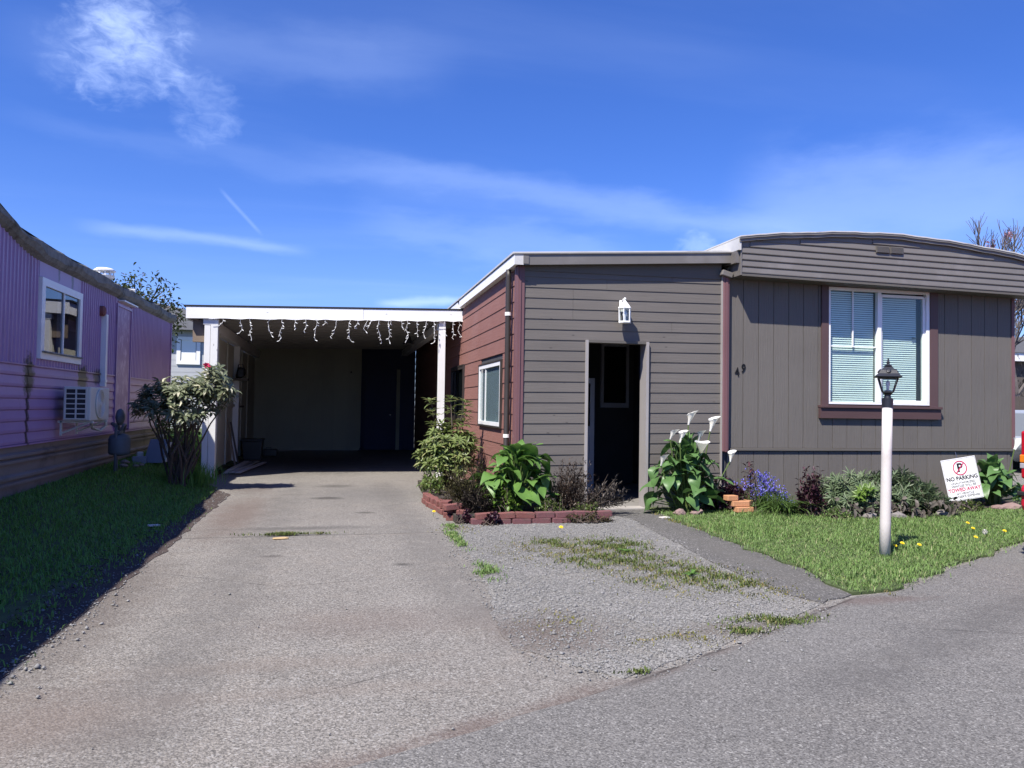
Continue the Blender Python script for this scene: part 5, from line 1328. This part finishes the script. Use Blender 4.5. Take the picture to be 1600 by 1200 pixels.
wisp('leafy_weed', 'small leafed green weeds below the lilies by the bricks', (2.42, 8.6, .08), (2.42, 8.62, .05), (.22, .10, .27), 60, .03, .018, 'leaf_shrub', 46, cat='plant', per=14, up=.3)
wisp('leafy_weed', 'small leafed green weeds at the right end of the bricks', (2.85, 8.55, .06), (2.85, 8.58, .02), (.28, .12, .22), 70, .028, .016, 'leaf_shrub', 47, cat='plant', per=14, up=.3)
wisp('creeping_weed', 'brownish creeping weeds trailing over the brick course', (2.75, 8.36, .03), (2.78, 8.38, .0), (.36, .10, .17), 70, .025, .014, 'leaf_heather', 48, cat='plant', per=14, up=.2)
wisp('heuchera', 'dark maroon crinkled plant hanging over the bricks', (1.68, 8.36, .02), (1.68, 8.36, .0), (.12, .08, .18), 26, .05, .045, 'leaf_purple', 49, cat='plant', per=6, up=.1)
wisp('heuchera', 'dark maroon plant in the gap at the brick corner', (1.42, 8.52, .03), (1.42, 8.52, .02), (.10, .08, .15), 24, .045, .04, 'leaf_purple', 50, cat='plant', per=6, up=.1)
wisp('purple_perennial', 'dark purple leafy mound between the lilies and bluebells', (4.92, 9.12, .04), (4.88, 9.12, .06), (.36, .22, .42), 90, .07, .04, 'leaf_purple', 51, cat='plant', per=10, up=.5, nstem=60)
wisp('purple_perennial', 'tall thin purple stem rising behind the bluebells', (5.12, 8.98, .04), (5.14, 9.0, .55), (.07, .05, .14), 12, .06, .03, 'leaf_purple', 52, cat='plant', per=4, up=.3)
wisp('purple_perennial', 'upright purple leaved plant between bluebells and grey green shrub', (5.66, 8.46, .04), (5.66, 8.48, .10), (.22, .18, .60), 80, .06, .03, 'leaf_purple', 53, cat='plant', per=13, up=.5, nstem=60)

def bluebells():
    b = (5.32, 8.95, .04); t = planted('bluebell_clump', 'clump of violet blue bluebells against the brown wall', 'bluebells', b); g = np.random.default_rng(61)
    n = 300; q = np.column_stack([g.normal(.05, .13, n), g.normal(-.02, .08, n), np.zeros(n)-.01]); blades(q, g.uniform(.18, .42, n), g.uniform(.5, 1.5, n), g.uniform(.010, .016, n), 'leaf_strap', 'leaves', t, curl=1.0)
    n = 55; tp = np.column_stack([g.normal(.03, .16, n), g.normal(0, .08, n), g.uniform(.27, .52, n)]); tp[:, 2] -= .9*np.maximum(tp[:, 0], 0)
    stems((0, 0, 0), tp, .004, .003, 6, 'flower_stems', 'stem_green', t, spread=.1)
    P = []; D = []
    for p in tp:
        k = 13; u = g.uniform(0, .16, k); P.append(p-np.column_stack([g.normal(0, .02, k), g.normal(0, .02, k), u])); D.append(np.column_stack([g.normal(0, 1, (k, 2)), g.uniform(-.6, .4, k)]))
    P = np.concatenate(P); D = np.concatenate(D); k = len(P); foliage('bells', P, D, np.tile([0, 0, 1.], (k, 1)), g.uniform(.022, .036, k), g.uniform(.016, .024, k), 'petal_blue', t, fold=.6)
    b = (5.38, 8.66, .04); t = planted('strap_leaf_clump', 'pale green strap leaves sprawling over the lawn under the bluebells', 'plant', b)
    n = 150; a = g.uniform(-2.9, .4, n); q = np.column_stack([g.normal(0, .10, n), g.normal(0, .05, n), np.full(n, .01)]); d = np.column_stack([np.cos(a), np.sin(a)*.7, g.uniform(.25, .7, n)])
    foliage('leaves', q, d, np.tile([0, 0, 1.], (n, 1)), g.uniform(.25, .48, n), g.uniform(.012, .02, n), 'leaf_strap', t, droop=1.0)
bluebells()

def grey_shrub():
    b = np.array((6.72, 8.62, .04)); t = planted('grey_green_shrub', 'wide grey green shrub with narrow leaves under the window', 'shrub', tuple(b)); g = np.random.default_rng(71)
    tips = np.concatenate([tips_dome((6.3, 8.62, .10), (.52, .40, .42), 130, 71), tips_dome((6.9, 8.62, .10), (.55, .42, .45), 150, 72), tips_dome((7.3, 8.55, .08), (.30, .34, .30), 70, 73)])-b
    P, D, U, L, W = whorls(tips, np.array((0, 0, -.1)), 8, .12, .021, 74, (.2, 1.5), 3, .04)
    foliage('foliage', P, D, U, L, W, 'leaf_grey', t, droop=.3)
    stems((0, 0, 0), tips[::4], .01, .004, 9, parent=t, spread=.45)
    P, D, U, L, W = whorls(np.array([(6.2, 8.25, .34), (6.28, 8.22, .37), (6.15, 8.24, .28)])-b, np.array((0, 0, -.2)), 9, .09, .03, 75, (.2, 1.0), 2); foliage('fresh_shoot', P, D, U, L, W, 'leaf_bright', t)
    b = np.array((6.6, 8.2, .04)); t = planted('withered_leaves', 'withered grey leaves hanging below the grey green shrub', 'leaves', tuple(b))
    n = 130; q = np.column_stack([g.uniform(-.75, .95, n), g.normal(0, .10, n), g.uniform(.02, .22, n)]); d = np.column_stack([g.normal(0, .6, (n, 2)), g.uniform(-1.2, -.1, n)])
    foliage('foliage', q, d, np.tile([0, -.8, .6], (n, 1)), g.uniform(.06, .15, n), g.uniform(.03, .06, n), 'leaf_dead', t, droop=.4)
    wisp('leafy_weed', 'low green weeds below the parking sign', (8.0, 8.62, .04), (8.0, 8.62, .04), (.32, .12, .15), 70, .04, .02, 'leaf_shrub', 76, cat='plant', per=10, up=.3)
    wisp('leafy_weed', 'low green weeds between purple plant and shrub stones', (5.85, 8.2, .04), (5.85, 8.22, .04), (.22, .14, .13), 60, .03, .018, 'leaf_grass', 77, cat='plant', per=10, up=.3)
grey_shrub()

def dandelions():
    head = bpy.data.meshes.new('flower_head'); v = []; f = []
    for ring, (r, z, n) in enumerate(((.022, .0, 16), (.016, .007, 13), (.008, .011, 9))):
        for k in range(n):
            a = 2*math.pi*k/n+ring*.2; w = .22; b = len(v)
            v += [(0, 0, z*.6), (r*math.cos(a-w), r*math.sin(a-w), z), (r*1.08*math.cos(a), r*1.08*math.sin(a), z+.002), (r*math.cos(a+w), r*math.sin(a+w), z)]; f.append((b, b+1, b+2, b+3))
    head.from_pydata(v, [], f); head.materials.append(MATS['petal_yellow'])
    g = np.random.default_rng(81)
    def one(x, y, lab, h=.05, lf=True, grp=None, s=.85):
        t = thing('dandelion', lab, 'dandelion', (x, y, .03), group=grp); MB().tube([(0, 0, 0), (.004, 0, h)], .0025, 5).build('stem', 'stem_green', t)
        inst(head, 'flower_head', t, Matrix.Translation((.004, 0, h)) @ Matrix.Rotation(R(22), 4, 'X') @ Matrix.Scale(s, 4))
    for (x, y, lab) in ((5.00, 6.20, 'yellow dandelion nearest the white lamp post foot'), (5.16, 6.30, 'small yellow dandelion between two others by the lamp post'), (5.26, 6.20, 'yellow dandelion farthest from the lamp post of three'),
                        (6.86, 7.35, 'yellow dandelion in the lawn before the parking sign'), (6.16, 6.50, 'yellow dandelion beside the white seed head'), (6.80, 6.80, 'small dandelion near the road edge of the lawn'), (6.60, 7.0, 'tiny dandelion bud between lawn flowers')): one(x, y, lab)
    one(1.10, 8.86, 'yellow dandelion on the asphalt at the brick corner', .06); one(2.28, 7.75, 'low yellow dandelion growing in the gravel', .03, s=1.0)
    t = thing('dandelion_clock', 'white dandelion seed head in the lawn', 'dandelion', (6.27, 6.50, .03)); MB().tube([(0, 0, 0), (0, 0, .09)], .0025, 5).build('stem', 'stem_green', t)
    d = unit(g.normal(0, 1, (160, 3))); foliage('seed_head', np.tile([0, 0, .10], (160, 1)), d, np.tile([.1, .2, 1.], (160, 1)), np.full(160, .03), np.full(160, .006), 'petal_white', t)
    for (x, y, lab) in ((2.72, 5.62, 'flat rosette weed in the gravel nearest the path'), (2.55, 6.6, 'flat rosette weed among the yellow gravel weeds')):
        t = thing('rosette_weed', lab, 'weed', (x, y, .012)); n = 16; a = g.uniform(0, 6.28, n); foliage('leaves', np.zeros((n, 3)), np.column_stack([np.cos(a), np.sin(a), g.uniform(.1, .5, n)]), np.tile([0, 0, 1.], (n, 1)), g.uniform(.05, .11, n), g.uniform(.015, .025, n), 'leaf_calla', t)
    o = MB().obox((0, 0, .008), (.05, .01, 0), (-.01, .035, 0), (0, 0, .006)).build('paper_scrap', 'litter'); o.location = (3.78, 8.55, .013); tag(o, 'pale scrap lying on the path near the doorway', 'litter')
    me = rock_mesh((.09, .05, .012), 90); o = finish(me, 'straw_clump', 'straw'); o.location = (-.5, 7.75, .01); tag(o, 'dry straw coloured clump by the driveway crack', 'straw')
dandelions()

# ------------------------------------------------------------------ vehicles
def pickup(name, label, loc_, rz, paint, sc=1.0):
    """rear at x = 0, nose toward +x, centred on y"""
    t = thing(name, label, 'pickup truck', loc_, rz); t.scale = (sc, sc, sc); w = .86
    side = [(.02, .50), (.02, 1.10), (.06, 1.15), (1.95, 1.15), (1.97, 1.18), (2.02, 1.18), (3.72, 1.15), (3.9, 1.12), (4.75, 1.02), (4.95, .92), (5.0, .55), (4.9, .42), (.10, .42)]
    MB().prism(side, 'Y', -w, w).build('body', paint, t, bevel=.05)
    MB().prism([(2.0, 1.14), (2.06, 1.66), (2.2, 1.74), (3.1, 1.74), (3.25, 1.68), (3.85, 1.13)], 'Y', -w+.07, w-.07).build('cab', paint, t, bevel=.05)
    for s in (-1, 1):
        MB().prism([(2.15, 1.2), (2.2, 1.62), (2.68, 1.65), (2.68, 1.2)], 'Y', s*(w-.062), s*(w-.074)).build('side_window', 'car_glass', t)
        MB().prism([(2.74, 1.2), (2.74, 1.65), (3.15, 1.63), (3.6, 1.2)], 'Y', s*(w-.062), s*(w-.074)).build('side_window', 'car_glass', t)
        tl = MB().obox((.0, s*(w-.075), .93), (.045, 0, 0), (0, .092, 0), (0, 0, .215)).build('tail_light', 'lens_red', t, bevel=.02)
        MB().obox((-.003, s*(w-.074), .895), (.048, 0, 0), (0, .096, 0), (0, 0, .036)).build('turn_signal', 'lens_orange', tl, bevel=.008)
        MB().obox((-.002, s*(w-.074), .832), (.047, 0, 0), (0, .095, 0), (0, 0, .024)).build('reverse_light', 'lens_clear', tl, bevel=.006)
        for x in (1.05, 4.1):
            wl = MB().lathe([(.2, -.10), (.32, -.10), (.345, -.07), (.345, .07), (.32, .10), (.2, .10)], (x, s*(w-.10), .345), 24, 'Y').build('wheel', 'rubber', t, smooth=False)
            MB().lathe([(.05, -.112), (.2, -.104), (.205, .104), (.05, .112)], (x, s*(w-.10), .345), 18, 'Y').build('rim', 'chrome', wl)
    MB().obox((-.0, 0, .86), (.012, 0, 0), (0, w-.19, 0), (0, 0, .24)).build('tailgate', paint, t, bevel=.01)
    bp = MB().prism([(-.03, .42), (-.055, .48), (-.055, .64), (-.02, .68), (.05, .68), (.05, .42)], 'Y', -w-.015, w+.015).build('rear_bumper', paint, t, bevel=.03)
    MB().box(-.075, .30, -w-.03, w+.03, .565, .605).build('bumper_strip', 'rubber', bp, bevel=.01)
    MB().box(4.9, 5.06, -w, w, .42, .62).build('front_bumper', 'chrome', t, bevel=.02)
    MB().prism([(3.28, 1.66), (3.80, 1.16), (3.83, 1.16), (3.31, 1.67)], 'Y', -w+.12, w-.12).build('windscreen', 'car_glass', t)
pickup('red_pickup', 'red pickup truck parked on the road, rear end showing', (6.04, 4.93, .004), R(1), 'car_red')
pickup('silver_pickup', 'silver grey truck parked beyond the house', (14.35, 14.3, .0), R(4), 'car_silver', 1.2)

# ------------------------------------------------------------------ beyond
def background():
    t = thing('pale_house', 'pale grey house with white framed window behind the carport', 'house', (-6, 27, 0))
    B = lambda mb, n, m, p=t: setattr(mb.build(n, m, p), 'location', (6, -27, 0)) if p is t else mb.build(n, m, p)
    o = MB().box(-9.5, -2.5, 27, 33, 0, 3.62).build('wall', 'pale_siding', t); o.location = (6, -27, 0)
    for i in range(18): MB().box(-9.5, -2.5, 26.985, 26.999, .1+i*.195, .285+i*.195).build('siding_board', 'pale_siding', o)
    q = MB().prism([(-9.9, 3.6), (-2.2, 3.6), (-2.4, 3.75), (-6, 4.5), (-9.7, 3.75)], 'Y', 26.6, 33.2).build('roof', 'grey_roof', t); q.location = (6, -27, 0)
    w = MB().box(-5.0, -4.5, 26.96, 26.984, 2.6, 3.3).build('window', 'window_dark', o)
    f = MB()
    for r_ in ((-5.1, -4.98, 2.5, 3.4), (-4.5, -4.38, 2.5, 3.4), (-4.98, -4.5, 3.28, 3.4), (-4.98, -4.5, 2.5, 2.62)): f.box(r_[0], r_[1], 26.93, 26.983, r_[2], r_[3])
    f.build('window_frame', 'white_vinyl', w); MB().box(-4.96, -4.52, 26.955, 26.959, 2.62, 3.28).build('curtain', 'blind', w)
    # tree behind the purple trailer
    def grow(base, h, seed, depth, r, up=.75, spread=.7, n=3):
        rr = random.Random(seed); segs = []; tips = []
        def rec(p, d, L, r_, k):
            pts = [p]; q = p.copy(); dd = d.copy()
            for j in range(3):
                dd = (dd+Vector((rr.gauss(0, .13), rr.gauss(0, .13), rr.gauss(.04, .06)))).normalized(); q = q+dd*L/3; pts.append(q.copy())
            segs.append((pts, [r_, r_*.88, r_*.76, r_*.64]))
            if k == 0: tips.append(q); return
            for i in range(n+(1 if rr.random() > .5 else 0)):
                ax = Vector((rr.gauss(0, 1), rr.gauss(0, 1), rr.gauss(0, .4))).normalized(); nd = (dd*up+ax*spread).normalized(); nd.z += .12
                rec(pts[rr.choice((2, 3, 3))], nd.normalized(), L*rr.uniform(.58, .82), r_*.6, k-1)
        rec(Vector((0, 0, 0)), Vector((0, 0, 1)), h*.36, r, depth); return segs, tips
    b = (-6.35, 20.0, .2); t = thing('leafy_tree', 'leafy tree with thin crown behind the purple trailer', 'tree', b)
    segs, tips = grow(b, 4.6, 3, 4, .11, .75, .75); m = MB(); [m.tube(p, r_, 5, False) for p, r_ in segs]; m.build('trunk', 'bark', t)
    g = np.random.default_rng(91); tp = np.array([tuple(x) for x in tips]); k = 22; P = np.repeat(tp, k, 0)+g.normal(0, .13, (len(tp)*k, 3)); n = len(P)
    foliage('crown', P, unit(g.normal(0, 1, (n, 3))+[0, 0, -.1]), np.tile([.2, .1, 1.], (n, 1)), g.uniform(.07, .14, n), g.uniform(.04, .075, n), 'leaf_tree', t)
    b = np.array((-3.75, 18.4, .3)); t = thing('climbing_shrub', 'dark green shrub growing at the far end of the trailer', 'shrub', tuple(b)); tips = np.concatenate([tips_dome((-3.95, 18.3, 1.0), (.45, .5, 1.6), 900, 92, -.6), tips_dome((-4.3, 19, 2.3), (.6, .6, .8), 500, 93, -.8)])-b; n = len(tips)
    foliage('foliage', tips, unit(g.normal(0, 1, (n, 3))), np.tile([.1, -.5, 1.], (n, 1)), g.uniform(.08, .15, n), g.uniform(.05, .09, n), 'leaf_shrub', t); stems((0, 0, -.1), tips[::60], .02, .006, 12, parent=t, spread=.2)
    # bare trees with a few blossoms behind the brown house
    for i, (x, y, h, seed, lab) in enumerate(((17.4, 18.0, 5.7, 5, 'bare budding tree with pink blossom behind the brown house'), (19.4, 18.6, 5.5, 8, 'bare thin tree farther right behind the brown house'), (16.6, 20.0, 4.9, 14, 'small bare tree half hidden by the brown house roof'))):
        t = thing('bare_tree', lab, 'tree', (x, y, 0)); segs, tips = grow((0, 0, 0), h, seed, 5, .10, 1.0, .5); m = MB(); [m.tube(p, r_, 5, False) for p, r_ in segs]; m.build('trunk', 'bark_grey', t)
        tp = np.array([tuple(q) for q in tips]); sel = tp[g.random(len(tp)) < .035]; k = 14; P = np.repeat(sel, k, 0)+g.normal(0, .06, (len(sel)*k, 3)); n = len(P)
        foliage('blossom', P, unit(g.normal(0, 1, (n, 3))), np.tile([.1, .3, 1.], (n, 1)), np.full(n, .07), np.full(n, .045), 'petal_pink', t)
    wisp('bare_hedge', 'dark twiggy hedge beyond the silver truck', (21.5, 20.0, 0), (21.5, 20, .5), (2.4, 1.2, 3.2), 260, .16, .02, 'leaf_heather_dark', 95, nstem=160, stemmat='bark_grey', cat='hedge', per=30)
    t = thing('white_shed', 'white trimmed shed beyond the bare hedge', 'shed', (26, 25, 0)); MB().box(-4, 4, 0, 4, 0, 3.3).build('wall', 'fence_wood', t); MB().box(-4.3, 4.3, -.3, 4.3, 3.31, 3.62).build('roof_fascia', 'white_vinyl', t); MB().prism([(-4.4, 3.63), (4.4, 3.63), (0, 4.3)], 'Y', -.35, 4.35).build('roof', 'grey_roof', t)
    t = thing('board_fence', 'dark board fence beyond the silver truck', 'fence', (14, 17, 0)); 
    pm = MB().box(0, .19, 0, .025, 0, 1.75); first = pm.build('board', 'fence_wood', t); first.location = (.0, 0, 0)
    for i in range(1, 40): inst(first, 'board', t, Matrix.Translation((i*.205, 0, random.uniform(-.02, .02))))
    for z in (.3, 1.4): MB().box(0, 8.2, .03, .08, z, z+.09).build('rail', 'fence_wood', t)
background()
